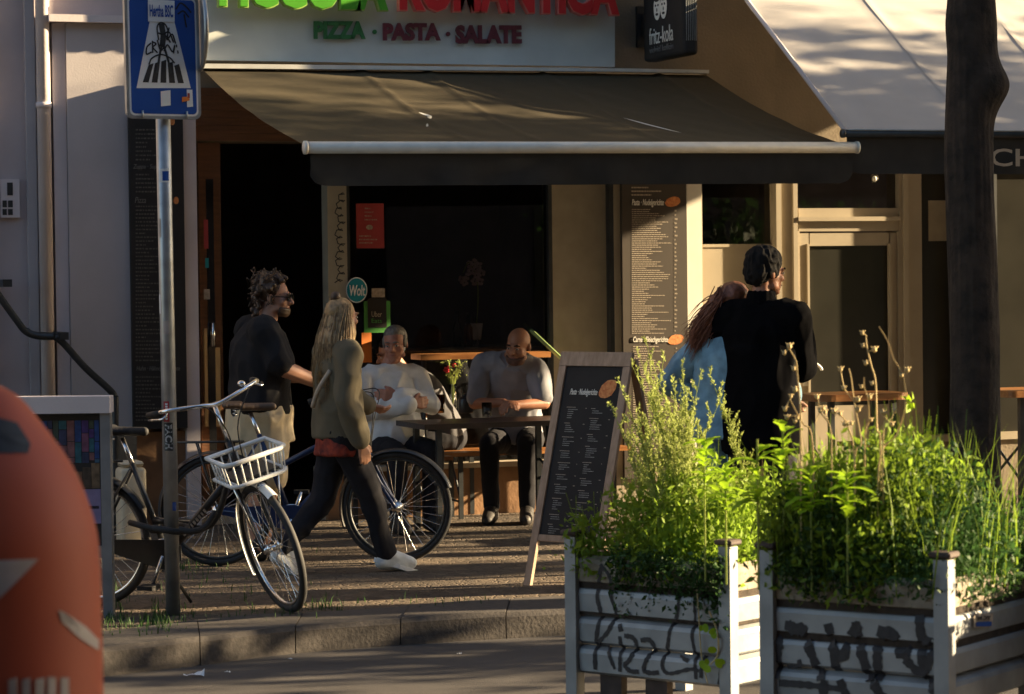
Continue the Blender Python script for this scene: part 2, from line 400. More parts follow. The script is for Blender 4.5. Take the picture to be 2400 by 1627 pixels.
for i in range(NK):
    bm = B(); g = .003
    segs = [(KO[i*4+k], KI[i*4+k]) for k in range(5)]
    top = []; 
    dz = random.uniform(-.004, .006)
    for k, (o_, i_) in enumerate(segs):
        d = (segs[4][0]-segs[0][0]).normalized()*(g if k == 0 else -g if k == 4 else 0)
        top.append((o_+d, i_+d))
    rows = []
    for o_, i_ in top:
        out = (o_-i_).normalized()
        rows.append([bm.verts.new(p) for p in (o_+out*.02+Vector((0, 0, ROAD_Z-.05)), o_+out*.004+Vector((0, 0, -.02+dz)), o_-out*.016+Vector((0, 0, .004+dz)), i_+Vector((0, 0, .006+dz)), i_+Vector((0, 0, -.2)))])
    for r0, r1 in zip(rows, rows[1:]):
        for k in range(5): bm.faces.new((r0[k], r0[(k+1) % 5], r1[(k+1) % 5], r1[k]))
    bm.faces.new(rows[0][::-1]); bm.faces.new(rows[-1])
    emit('kerb_stone', bm, M['granite'], kerb)
# ================================================================ BUILDINGS
def Xp(px, py=760): return W(px, py).x
def Zp(py, px=1200): return W(px, py).z
def vr(bm, x0, y0, x1, y1, o=0., th=.05):
    """upright facade block whose front face fills the pixel box"""
    ym = (y0+y1)/2; xm = (x0+x1)/2
    X0, X1 = W(x0, ym, o).x, W(x1, ym, o).x; Z0, Z1 = W(xm, y1, o).z, W(xm, y0, o).z
    abox(bm, X0, X1, YW-o, YW-o+th, Z0, Z1)
def vpart(name, x0, y0, x1, y1, o, th, m, parent, **k):
    bm = B(); vr(bm, x0, y0, x1, y1, o, th); return emit(name, bm, m, parent, **k)
XA, XB, XC = Xp(300), Xp(1650), Xp(1822)
ZL = W(600, 332).z            # head of the shop openings
Zsill = W(1100, 1086).z
ap = thing('apartment_building', 'grey plastered house front with drainpipe and pilasters beside the restaurant', 'building', (Xp(100), YW, 0))
bm = B(); abox(bm, XA-16, XA, YW+.0, YW+8, -.1, 15); emit('wall', bm, M['plaster'], ap)
bm = B(); abox(bm, XA-16.2, XA, YW-.25, YW+8.2, 15, 15.4); emit('roof', bm, M['metal_dark'], ap)
pier_l, pier_r = Xp(158, 700), Xp(306, 700)
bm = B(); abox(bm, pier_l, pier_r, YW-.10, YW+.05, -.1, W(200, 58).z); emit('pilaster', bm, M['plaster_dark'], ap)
bm = B(); abox(bm, Xp(127, 700), pier_l-.003, YW-.075, YW+.05, -.1, W(200, 58).z); emit('pilaster_lit_side', bm, M['plaster_light'], ap)  # lighter plaster paints the lit left face of the pilaster
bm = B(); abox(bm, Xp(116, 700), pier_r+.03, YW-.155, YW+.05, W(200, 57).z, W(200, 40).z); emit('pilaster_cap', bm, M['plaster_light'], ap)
bm = B(); abox(bm, Xp(66, 700), Xp(88, 700), YW-.05, YW+.02, -.1, 14.9); emit('moulding', bm, M['plaster_dark'], ap)
bm = B(); xx = Xp(105, 700)
tube(bm, [(xx, YW-.075, .12), (xx, YW-.075, 14.8)], .047, 18); 
for z in (.6, 2.9, 5.2): tube(bm, [(xx, YW-.075, z-.02), (xx, YW-.075, z+.02)], .053, 18)
emit('drainpipe', bm, M['plaster_light'], ap, smooth=True)
bm = B(); abox(bm, Xp(-60, 700), Xp(-20, 700), YW-.06, YW+.01, 0, 14.5); emit('moulding', bm, M['plaster_light'], ap)
bm = B(); abox(bm, Xp(158)+.02, pier_r-.01, YW-.17, YW-.103, -.1, W(350, 1010).z); emit('base_course', bm, M['plaster_beige'], ap)
# ---- restaurant
rb = thing('restaurant_building', 'pizza restaurant front with dark shop windows under the brown awning', 'building', ((XA+XB)/2, YW, 0))
def rp(name, x0, y0, x1, y1, o, th, m, **k): return vpart(name, x0, y0, x1, y1, o, th, M[m], rb, **k)
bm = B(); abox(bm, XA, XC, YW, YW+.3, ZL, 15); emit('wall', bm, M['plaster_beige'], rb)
bm = B(); abox(bm, XA, XC, YW-.25, YW+8.2, 15, 15.4); emit('roof', bm, M['metal_dark'], rb)
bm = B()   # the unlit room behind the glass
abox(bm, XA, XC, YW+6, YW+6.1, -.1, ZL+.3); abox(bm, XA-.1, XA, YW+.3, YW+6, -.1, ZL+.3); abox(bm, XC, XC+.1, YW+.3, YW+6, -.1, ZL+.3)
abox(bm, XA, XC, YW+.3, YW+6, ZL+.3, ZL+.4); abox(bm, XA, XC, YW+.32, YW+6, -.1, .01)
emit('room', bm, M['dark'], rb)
y_ = 208
for k in range(7):      # varnished boards over the entrance
    ob = rp('plank', 448, y_, 830, y_+17, .035, .035, 'wood_brown'); y_ += 17.6
rp('lower_wall', 300, 1012, 437, 1262, .06, .3, 'terracotta')
rp('door_post', 434, 280, 466, 1262, .10, .18, 'plaster_light')
rp('lower_wall', 768, 1098, 1442, 1215, .05, .25, 'terracotta')
rp('sill', 765, 1086, 1442, 1097, .13, .33, 'stone')
rp('window_post', 770, 300, 815, 1086, .06, .14, 'beige_post')
rp('window_pane', 815, 300, 1296, 1086, -.05, .006, 'pane')
rp('window_frame', 1288, 300, 1296, 1086, .0, .10, 'metal_dark')
rp('window_frame', 815, 300, 822, 1086, .0, .10, 'metal_dark')
rp('wall_panel', 1296, 300, 1431, 1086, .0, .2, 'beige_post')
rp('downpipe', 1431, 300, 1441, 1200, .07, .08, 'metal_dark')
rp('pier', 1441, 300, 1648, 1175, .05, .25, 'cream')
rp('pier_post', 1612, 300, 1647, 1175, .09, .035, 'white')
rp('pier_post', 1441, 300, 1459, 1175, .075, .02, 'cream')
rp('window_pane', 1648, 300, 1822, 578, -.06, .006, 'pane')
rp('window_frame', 1648, 572, 1822, 579, -.02, .08, 'cream')
rp('wall_panel', 1648, 579, 1822, 1160, -.03, .1, 'cream')
ob = rp('floor_strip', 466, 1205, 770, 1262, .0, .1, 'stone')
# entrance: timber door leaf folded against the left post, gold strips paint its sunlit edges
dr = rp('door', 470, 335, 522, 1235, -.02, .05, 'wood_brown')
def sub(name, x0, y0, x1, y1, o, th, m, parent): return vpart(name, x0, y0, x1, y1, o, th, M[m], parent)
M['sun_gold'] = mat('sunlit_edge', (.62, .42, .20), .35, .6, var=.1)
M['doorpane'] = mat('door_glass_dark', (.012, .012, .013), .08, var=.1)
sub('glass', 488, 420, 505, 1180, .035, .01, 'doorpane', dr); sub('edge', 480, 770, 487, 1000, .04, .03, 'sun_gold', dr); sub('edge', 506, 815, 517, 1000, .04, .03, 'sun_gold', dr)
bm = B(); tube(bm, [W(500, 757, .09), W(500, 812, .09)], .012, 8); emit('handle', bm, M['chrome'], dr, True)
sub('sticker', 478, 515, 488, 583, .055, .002, 'poster_red', dr); sub('sticker', 481, 605, 489, 628, .055, .002, 'teal', dr); sub('sticker', 478, 678, 492, 702, .055, .002, 'grime', dr)
# hand-written tag down the beige window post
bm = B(); pts = []
for i in range(60):
    t = i/59; pts.append(W(797+9*sin(i*1.35)+4*sin(i*.4), 450+215*t+6*cos(i*1.35), .061))
ribbon(bm, pts, .008, (0, -1, 0)); emit('scribble', bm, M['ink'], rb)
# ---- neighbouring shop
nb = thing('neighbour_shop_building', 'shop front with cream framed glass door under the pale awning', 'building', (Xp(1990), YW, 0))
def npt(name, x0, y0, x1, y1, o, th, m, parent=None): return vpart(name, x0, y0, x1, y1, o, th, M[m], parent or nb)
XE = XC+16
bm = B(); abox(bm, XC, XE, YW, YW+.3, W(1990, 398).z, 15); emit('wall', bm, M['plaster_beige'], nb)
bm = B(); abox(bm, XC, XE, YW-.25, YW+8.2, 15, 15.4); emit('roof', bm, M['metal_dark'], nb)
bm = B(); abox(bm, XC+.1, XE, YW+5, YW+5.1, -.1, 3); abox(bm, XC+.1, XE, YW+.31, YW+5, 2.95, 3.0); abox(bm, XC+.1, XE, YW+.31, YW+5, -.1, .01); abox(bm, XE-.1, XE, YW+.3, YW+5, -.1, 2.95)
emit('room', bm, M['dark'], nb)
npt('transom_pane', 1872, 330, 2110, 488, -.04, .006, 'pane')
npt('jamb', 1822, 330, 1834, 1165, .05, .2, 'cream'); npt('jamb', 1834, 330, 1862, 1165, .015, .2, 'cream'); npt('jamb', 1862, 330, 1872, 1165, .04, .2, 'cream')
npt('jamb', 2110, 330, 2120, 1165, .02, .2, 'cream'); npt('jamb', 2120, 330, 2132, 1165, .04, .2, 'cream'); npt('jamb', 2132, 330, 2162, 1165, .015, .2, 'cream')
npt('transom', 1872, 488, 2110, 508, .0, .15, 'cream'); npt('transom', 1872, 508, 2110, 518, .05, .2, 'cream'); npt('transom', 1872, 518, 2110, 542, .01, .15, 'cream')
door = npt('door', 1876, 546, 1898, 1160, .0, .06, 'cream')
for r in ((2086, 546, 2108, 1160), (1898, 546, 2086, 576), (1898, 950, 2086, 1160)): npt('door_rail', *r, .0, .06, 'cream', door)
for r in ((1872, 542, 1877, 1160), (2107, 542, 2111, 1160), (1894, 572, 1899, 952), (2085, 572, 2090, 952)): npt('bead', *r, .02, .03, 'cream', door)
npt('door_glass', 1899, 576, 2086, 950, -.02, .01, 'film_glass', door)
bm = B(); tube(bm, spline([W(1888, 842, .03), W(1890, 842, .07), W(1900, 843, .075), W(1922, 860, .07), W(1926, 868, .07)], 4), .011, 8); emit('handle', bm, M['metal_white'], door, True)
bm = B(); vr(bm, 1882, 830, 1893, 905, .006, .008); emit('handle_plate', bm, M['metal_white'], door)
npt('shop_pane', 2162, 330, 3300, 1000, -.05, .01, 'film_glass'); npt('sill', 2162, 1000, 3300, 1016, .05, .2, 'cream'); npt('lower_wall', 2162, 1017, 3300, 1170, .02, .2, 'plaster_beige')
npt('mullion', 2322, 330, 2338, 1000, .02, .1, 'metal_dark')
npt('added_shade_pier', 2262, 330, 2320, 1165, .17, .3, 'plaster_beige'); npt('window_poster', 2176, 470, 2240, 565, -.045, .003, 'beige_post')  # pier hidden behind the trunk, added to shade the door
# wall lamp above the door
lamp = thing('globe_lamp', 'small round glass lamp hanging above the cream door', 'lamp', W(2050, 418, .25))
bm = B(); ellipsoid(bm, W(2050, 419, .25), .032, .032, .036, sub=3); emit('globe', bm, M['glass'], lamp, True)
bm = B(); ellipsoid(bm, W(2050, 419, .25), .018, .018, .02); emit('bulb', bm, M['chalk_white'], lamp, True)
bm = B(); tube(bm, [W(2050, 408, .25), W(2050, 330, .25)], .006, 6); emit('cord', bm, M['metal_dark'], lamp)
# ---- opposite side of the street (behind the viewer): it darkens the sky in the shop glass
ob_ = thing('opposite_building', 'long brick house row across the street facing the restaurant', 'building', (8, -7, 0))
M['brick'] = mat('dull_brick', (.14, .10, .08), .9, var=.2, scale=1, bump=.2)
bm = B(); abox(bm, -45, 60, -17, -7, -.2, 18); emit('wall', bm, M['brick'], ob_)
bm = B(); abox(bm, -45.3, 60.3, -17.3, -6.7, 18, 18.4); emit('roof', bm, M['metal_dark'], ob_)
wm = None
for ix in range(24):
    for iz in range(5):
        if wm is None:
            bm = B(); abox(bm, -40.7, -39.3, -7.02, -6.97, 1.2, 3.0); wm = emit('window', bm, M['doorpane'], ob_)
        elif ix or iz:
            c = wm.copy(); link(c); c.parent = ob_; c.location = (ix*4.1, 0, iz*3.4)
# ================================================================ SHOP SIGN
ss = thing('restaurant_sign', 'pale restaurant signboard with raised green and red letters above the brown awning', 'sign', W(960, 148, .2))
bm = B(); wpoly(bm, [(480, -150), (1441, -140), (1441, 157), (480, 141)], .20, .2); emit('signboard', bm, M['board_white'], ss)
def letters(word, x0, y0, x1, y1, o, depth, m, bold=.03, slope=0):
    me = wtext(word, x0, y0, x1, y1, o, depth, bold=bold, spacing=1.0)
    bm = bmesh.new(); bm.from_mesh(me); bpy.data.meshes.remove(me); bmesh.ops.remove_doubles(bm, verts=bm.verts, dist=1e-6)
    bm.verts.ensure_lookup_table(); seen = set(); comps = []
    for v in bm.verts:
        if v in seen: continue
        st = [v]; c = []; seen.add(v)
        while st:
            q = st.pop(); c.append(q)
            for e in q.link_edges:
                t = e.other_vert(q)
                if t not in seen: seen.add(t); st.append(t)
        comps.append(c)
    comps.sort(key=lambda c: min(v.co.x for v in c))
    xa, xb = min(v.co.x for v in bm.verts), max(v.co.x for v in bm.verts)
    for c in comps:
        idx = {v: i for i, v in enumerate(c)}; fs = {f for v in c for f in v.link_faces}
        me = bpy.data.meshes.new('letter'); me.from_pydata([v.co + Vector((0, 0, slope*(v.co.x-xa)/(xb-xa))) for v in c], [], [[idx[v] for v in f.verts] for f in fs])
        emit('letter', me, M[m], ss)
    bm.free()
letters('PICCOLA', 508, -88, 905, 20, .262, .06, 'green_glint', .060, -.03); letters('ROMANTICA', 930, -84, 1445, 29, .262, .06, 'red_glint', .060, -.035)  # paler outline letters paint the highlights along the letter edges
letters('PICCOLA', 509, -87, 904, 17, .268, .060, 'green_letter', .042, -.03); letters('ROMANTICA', 931, -83, 1444, 26, .268, .060, 'red_letter', .042, -.035)
letters('PIZZA', 735, 50, 856, 92, .215, .013, 'green_dark', .05); letters('PASTA', 897, 54, 1032, 96, .215, .013, 'maroon', .05); letters('SALATE', 1067, 59, 1222, 103, .215, .013, 'maroon', .05)
for px, py, m_ in ((878, 75, 'green_dark'), (1050, 80, 'maroon')):
    bm = B(); lathe(bm, [(.016, -.006), (.016, .006)], W(px, py, .207), 12, axis='Y'); emit('dot', bm, M[m_], ss)
# ================================================================ AWNINGS
def awning(nm, label, A, Bq, C, D, canopy, seams, val, drop, cols, sag=.05, amp=.012):
    """A,B wall ends; C,D front ends"""
    t = thing(nm, label, 'awning', (A+Bq)/2)
    def fn(u, v):
        p = A.lerp(Bq, u).lerp(C.lerp(D, u), v)
        p.z += -sag*sin(pi*v) + amp*noise.noise(Vector((u*9+v*2, v*3, 1.7)))*sin(pi*v) + amp*.6*noise.noise(Vector((u*26-v*9, v*4, 5)))*sin(pi*v)
        for s in seams: p.z += .010*math.exp(-((u-s)*130)**2)
        return p
    emit('canopy', sheet(fn, 160, 40), canopy, t, True)
    bm = B(); d = (D-C).normalized(); tube(bm, [C-d*.02, D+d*.02], cols['r'], 20); emit('front_bar', bm, cols['bar'], t, True)
    for e, sgn in ((C, -1), (D, 1)):
        bm = B(); tube(bm, [e+d*sgn*.02, e+d*sgn*.04], cols['r']*1.12, 20); emit('end_cap', bm, cols['cap'], t, True)
    up = Vector((0, 0, 1))
    def fv(u, v):
        L = (D-C).length; x = u*L; rc = .12; low = drop
        if x < rc: low = drop-.5*rc*(1-sin(acos_(1-x/rc)))
        if L-x < rc: low = drop-.5*rc*(1-sin(acos_(1-(L-x)/rc)))
        p = C.lerp(D, u); p += Vector((0, 0.004, -.02 - v*low)); p.y += .022*noise.noise(Vector((u*14, v*1.2, 2)))*v
        return p
    emit('valance', sheet(fv, 120, 8), val, t, True)
    for u in (.2, .8):
        bm = B(); a = A.lerp(Bq, u)+Vector((0, -.1, -.12)); c = C.lerp(D, u)+Vector((0, .08, -.03)); mid = a.lerp(c, .5)+(D-C).normalized()*(.45 if u < .5 else -.45)
        tube(bm, [a, mid], .022, 8); tube(bm, [mid, c], .022, 8); emit('arm', bm, cols['cap'], t, True)
    return t
def acos_(x): return math.acos(max(-1, min(1, x)))
A1, B1, C1, D1 = W(474, 162, .27), W(1655, 176, .27), W(727, 346, 2.4), W(1998, 346, 2.4)
aw = awning('brown_awning', 'dark brown fabric awning with white front bar over the restaurant tables', A1, B1, C1, D1, M['awn_dark'], (.3, .43, .66, .9), M['awn_black'], .215,
            dict(r=.037, bar=M['metal_white'], cap=M['metal_white']))
bm = B(); wpoly(bm, [(468, 149), (1440, 160), (1440, 168), (468, 160)], .34, .14); wpoly(bm, [(1440.5, 160), (1662, 164), (1662, 172), (1440.5, 168)], .34, .34)
emit('cassette', bm, M['metal_white'], aw)
A2, C2 = W(1624, -166, .16), W(1985, 313, 2.4)
L2 = Vector((4.9, 0, 0))
aw2 = awning('pale_awning', 'pale grey steep awning with black lettered valance over the neighbouring shop', A2, A2+L2, C2, C2+L2, M['awn_light'], (.2, .4, .6, .8), M['awn_black'], .245,
             dict(r=.026, bar=M['metal_dark'], cap=M['metal_dark']), sag=.02, amp=.012)
bm = B(); tube(bm, [A2+Vector((0, 0, .004)), C2+Vector((0, 0, .004))], .016, 8); emit('side_hem', bm, M['plaster_light'], aw2, True)
for u in (.2, .4, .6, .8):
    bm = B(); 
    ribbon(bm, [(A2+L2*u).lerp(C2+L2*u, v/20)+Vector((0, 0, -.02*sin(pi*v/20)+.012)) for v in range(21)], .022, (0, -.57, .82), .0); emit('seam', bm, M['awn_light'], aw2)
bm = B(); tube(bm, [C2+Vector((0, -.018, .024)), C2+L2+Vector((0, -.018, .024))], .007, 6); emit('bar_highlight', bm, M['metal'], aw2, True)  # light tube painted in as the highlight on the front bar
a = W(2284, 390, 2.44)
emit('lettering', text_on('SCH', a, (1, 0, 0), (0, 0, 1), W(2428, 390, 2.44).x-a.x, W(2284, 348, 2.44).z-a.z, .003, bold=.01), M['chalk'], aw2)
# ================================================================ PROJECTING DRINK SIGN
x0 = W(1490, 90, .0).x; zb = W(1548, 137, .5).z; o0, o1 = .13, .85
ks = thing('drink_sign', 'black projecting lightbox sign with white lettering on the wall above the awning', 'sign', (x0, YW, zb))
bm = B(); abox(bm, x0, x0+.12, YW-o1, YW-o0, zb, zb+1.0); bmesh.ops.bevel(bm, geom=bm.edges[:]+bm.verts[:], offset=.03, segments=3, affect='EDGES', profile=.5); emit('box', bm, M['board_black'], ks)
for i in range(6):
    bm = B(); xx = x0+.024+i*.0145; abox(bm, xx-.0022, xx+.0022, YW-o1-.004, YW-o1+.01, zb+.10, zb+.97); emit('rib', bm, M['metal'], ks)
bm = B(); abox(bm, x0+.03, x0+.09, YW-o0, YW, zb+.2, zb+.36); abox(bm, x0+.0, x0+.12, YW-.03, YW-.0, zb+.12, zb+.42); emit('bracket', bm, M['metal_dark'], ks)
def kt(body, oa, ob2, za, zc, m, **k): emit('lettering', text_on(body, (x0-.002, YW-oa, zb+za), (0, -1, 0), (0, 0, 1), ob2-oa, zc-za, .004, **k), M[m], ks)
kt('fritz-kola', .26, .68, .115, .235, 'chalk_white', bold=-.004); kt('vielviel koffein', .26, .68, .055, .10, 'chalk_dim')
def disc_on(oc, zc, ra, rz, m, nm, dx=.003, seg=20):
    bm = B(); P = [Vector((x0-dx, YW-oc-ra*cos(2*pi*k/seg), zb+zc+rz*sin(2*pi*k/seg))) for k in range(seg)]; prism(bm, P, (.003, 0, 0)); emit(nm, bm, M[m], ks)
disc_on(.455, .375, .14, .105, 'board_black', 'emblem', .002)
for oc in (.40, .515):
    disc_on(oc, .375, .058, .092, 'chalk_white', 'emblem_face', .004); disc_on(oc, .435, .046, .020, 'ink', 'emblem_hair', .006)
    for d in (-.022, .022): disc_on(oc+d, .39, .012, .009, 'ink', 'emblem_eye', .006, 8)
    disc_on(oc, .325, .024, .010, 'ink', 'emblem_mouth', .006, 8); disc_on(oc, .357, .007, .014, 'ink', 'emblem_nose', .006, 8)
disc_on(.60, .47, .035, .02, 'poster_red', 'emblem_dot', .004)
# ================================================================ MENU BOARDS
def rows(bm, fn, n, w0, w1, gap, seed, dense=.8):
    """irregular short bars standing for unreadable print; fn(a,b) -> point, a across 0..1, b down 0..1"""
    r = random.Random(seed)
    for i in range(n):
        b0 = (i+.25)/n; b1 = (i+.62)/n; a = w0
        end = w0+(w1-w0)*r.uniform(.3, 1)
        while a < end:
            l = r.uniform(.02, .07); 
            v = [bm.verts.new(fn(min(a, end), b1)), bm.verts.new(fn(min(a+l, end), b1)), bm.verts.new(fn(min(a+l, end), b0)), bm.verts.new(fn(min(a, end), b0))]
            bm.faces.new(v); a += l+gap*r.uniform(.6, 1.4)
def blob(bm, fn, n=18, seed=1):
    r = random.Random(seed); bm.faces.new([bm.verts.new(fn(cos(2*pi*k/n)*(1+r.uniform(-.06, .06)), sin(2*pi*k/n)*(1+r.uniform(-.06, .06)))) for k in range(n)])
mb = thing('menu_board', 'tall brown printed menu board on the pier beside the white post', 'menu board', W(1534, 1000, .11))
bm = B(); vr(bm, 1460, 300, 1611, 1120, .11, .035); emit('board', bm, M['board_brown'], mb)
def mfn(a, b, x0=1472, x1=1600, y0=440, y1=1100): return W(x0+(x1-x0)*a, y0+(y1-y0)*b, .112)
emit('heading', wtext('Pasta · Nudelgerichte', 1481, 467, 1556, 486, .114, .003, bold=.012, shear=.25), M['chalk_white'], mb)
emit('heading', wtext('Carne · Fleischgerichte', 1484, 789, 1566, 806, .114, .003, bold=.012, shear=.25), M['chalk_white'], mb)
for cx, cy, s_ in ((1577, 473, 1), (1584, 796, 2)):
    bm = B(); blob(bm, lambda a, b: W(cx+18*a, cy+12*b-3*a, .113), seed=s_); emit('dish_picture', bm, M['pizza'], mb)
bm = B()
rows(bm, lambda a, b: W(1480+95*a, 436+26*b, .1125), 3, 0, .9, .01, 3)
rows(bm, lambda a, b: W(1481+103*a, 489+295*b, .1125), 60, 0, .9, .01, 4); rows(bm, lambda a, b: W(1484+90*a, 810+250*b, .1125), 46, 0, .9, .01, 5)
emit('print', bm, M['chalk'], mb, kind='stuff')
bm = B()
for i in range(31): rows(bm, lambda a, b: W(1581+7*a, 490+9.7*(i+b), .1125), 1, 0, 1, .02, i+50)
for i in range(25): rows(bm, lambda a, b: W(1584+7*a, 812+9.7*(i+b), .1125), 1, 0, 1, .02, i+90)
emit('price_print', bm, M['chalk'], mb, kind='stuff')
m2 = thing('menu_board', 'tall black menu board with faint lettering behind the steel sign pole', 'menu board', W(370, 1000, .13))
bm = B(); vr(bm, 307, 270, 434, 1005, .13, .05); emit('board', bm, M['board_black'], m2)
for body, xa, ya, xb, yb in (('Zuppa · Suppen', 312, 385, 384, 399), ('Pizza', 316, 462, 342, 476), ('Huhn · Hähnchengerichte', 320, 858, 422, 872)):
    emit('heading', wtext(body, xa, ya, xb, yb, .134, .003, shear=.25), M['chalk_dim'], m2)
bm = B()
for i, (ya, yb) in enumerate(((300, 380), (405, 455), (480, 850), (880, 990))):
    rows(bm, lambda a, b: W(313+100*a, ya+(yb-ya)*b, .1325), max(4, int((yb-ya)/9)), .05, .8, .02, i+20)
emit('print', bm, M['grime_dim'], m2, kind='stuff')
for px, py in ((404, 285), (413, 470)):
    bm = B(); blob(bm, lambda a, b: W(px+6*a, py+9*b, .133)); emit('dish_picture', bm, M['pizza'], m2)
# ---- notices on the window
def notice(nm, label, cat, x0, y0, x1, y1, m, o=-.043):
    bm = B(); vr(bm, x0, y0, x1, y1, o, .003); return bm
t = thing('poster', 'red poster stuck high inside the restaurant window', 'poster', W(866, 582, -.04))
bm = B(); vr(bm, 835, 477, 900, 582, -.043, .003); emit('sheet', bm, M['poster_red'], t)
bm = B(); blob(bm, lambda a, b: W(866+8*a, 533+6*b, -.041)); emit('emblem', bm, M['grime'], t)
bm = B(); rows(bm, lambda a, b: W(846+44*a, 485+35*b, -.041), 4, .2, .9, .03, 8); rows(bm, lambda a, b: W(842+50*a, 550+24*b, -.041), 3, .0, .9, .03, 9); emit('print', bm, M['grime'], t, kind='stuff')
t = thing('round_sticker', 'round teal sticker with white rim and lettering on the window edge', 'sticker', W(838, 710, .07))
for r, m_, o, nm in ((30, 'chalk_white', .066, 'rim'), (27.5, 'teal', .068, 'disc')):
    bm = B(); prism(bm, [W(836+r*.83*cos(2*pi*k/32), 680+r*sin(2*pi*k/32), o) for k in range(32)], (0, .002, 0)); emit(nm, bm, M[m_], t)
emit('lettering', wtext('Wolt', 819, 668, 856, 694, .071, .002, bold=.02, shear=.12), M['chalk_white'], t)
t = thing('window_sticker', 'black sticker in a green frame below the teal sticker', 'sticker', W(884, 778, -.04))
bm = B(); vr(bm, 853, 706, 915, 780, -.044, .002); emit('frame', bm, M['stick_green'], t)
bm = B(); vr(bm, 862, 700, 906, 768, -.041, .002); emit('face', bm, M['board_black'], t)
emit('lettering', wtext('Uber', 871, 730, 895, 743, -.039, .002), M['chalk'], t); emit('lettering', wtext('Eats', 871, 747, 895, 757, -.039, .002), M['stick_green'], t)
bm = B(); vr(bm, 848, 780, 871, 850, -.043, .003); tag(emit('orange_notice', bm, M['orange_sheet']), 'plain orange sheet in the window beside the grey-haired man', 'notice')
bm = B(); vr(bm, 871, 676, 902, 697, -.043, .003); tag(emit('paper_label', bm, M['grime']), 'small pale paper label right of the teal sticker', 'label')
# ---- doorbell panel and handrail on the grey wall
t = thing('doorbell_panel', 'small metal doorbell panel on the grey house wall', 'doorbell', W(25, 512, .03))
bm = B(); vr(bm, 2, 420, 46, 510, .03, .03); emit('plate', bm, M['plaster_light'], t)
for r in ((17, 428, 30, 458), (6, 470, 16, 486), (19, 470, 30, 486), (6, 490, 16, 504), (19, 490, 30, 504)):
    bm = B(); vr(bm, *r, .033, .004); emit('button', bm, M['metal_dark'], t)
t = thing('handrail', 'dark steel handrail descending along the grey house wall', 'handrail', W(130, 785, .1))
P = [W(-120, 520, .32), W(-20, 668, .32), W(40, 752, .32), W(62, 778, .32), W(90, 788, .32), W(128, 789, .32)]
bm = B(); tube(bm, spline(P, 5), .024, 10); tube(bm, spline([W(62, 772, .32), W(80, 782, .32), W(128, 785, .28)], 5), .016, 8); emit('rail', bm, M['metal_dark'], t, True)
P = [W(128, 789, .32), W(150, 806, .32), W(200, 862, .32), W(255, 912, .32), W(268, 930, .32), W(270, 960, .32), W(269, 1260, .32)]
bm = B(); tube(bm, spline(P, 5), .024, 10); emit('rail', bm, M['metal_dark'], t, True)
for px, py in ((8, 664), (140, 787)):
    bm = B(); box(bm, W(px, py, .2), (.03, 0, 0), (0, .16, 0), (0, 0, .025)); emit('bracket', bm, M['metal_dark'], t)
# ================================================================ PEOPLE
def skinmat(n, c): return mat(n, c, .5, var=.10, scale=18, spec=.4)
M['skin'] = skinmat('skin_fair', (.44, .235, .16)); M['skin2'] = skinmat('skin_tanned', (.36, .165, .10)); M['skin3'] = skinmat('skin_ruddy', (.42, .19, .13))
def cloth(n, c, var=.12, scale=9): return mat(n, c, .9, var=var, scale=scale, bump=.12, bscale=240, spec=.2)
M['tee_black'] = cloth('black_cotton', (.018, .018, .021)); M['beige_cotton'] = cloth('beige_cotton', (.62, .51, .34)); M['jeans_black'] = cloth('black_denim', (.017, .017, .022))
M['olive_jacket'] = cloth('olive_jacket', (.125, .108, .075)); M['pattern_red'] = mat('red_patterned_cloth', (.34, .05, .025), .9, col2=(.10, .02, .02), scale=30)
M['sweater'] = cloth('pale_sweater', (.74, .75, .77)); M['polo'] = cloth('grey_polo', (.25, .255, .29)); M['denim'] = cloth('blue_denim', (.20, .35, .47), .25, 14)
M['coat_black'] = mat('black_coat', (.005, .005, .006), 1., var=.2, scale=9, spec=.02); M['grey_shirt'] = cloth('charcoal_shirt', (.10, .10, .11)); M['lilac'] = cloth('lilac_hood', (.30, .34, .60))
M['shoe_white'] = mat('white_sneaker', (.62, .64, .64), .6, var=.12, scale=20); M['shoe_dark'] = mat('dark_shoe', (.025, .022, .022), .6)
def hairm(n, c, c2): return mat(n, c, .5, col2=c2, scale=40, spec=.5)
M['hair_brown'] = hairm('brown_hair', (.075, .040, .022), (.03, .016, .010)); M['hair_blonde'] = hairm('dark_blonde_hair', (.40, .27, .13), (.19, .12, .06))
M['hair_grey'] = hairm('grey_hair', (.22, .20, .18), (.11, .10, .09)); M['hair_black'] = mat('black_hair', (.010, .009, .009), .85, var=.2, scale=40, spec=.2); M['hair_red'] = hairm('auburn_hair', (.26, .095, .05), (.12, .04, .022))
M['stubble'] = mat('stubble_shadow', (.115, .06, .045), .8, var=.2, scale=60); M['eye'] = mat('eye_dark', (.02, .015, .012), .2)
M['eye_white'] = mat('eye_white', (.55, .52, .48), .3); M['lip'] = mat('lip', (.30, .10, .08), .5); M['lens'] = mat('sunglass_lens', (.012, .012, .014), .12)
Z = Vector((0, 0, 1))
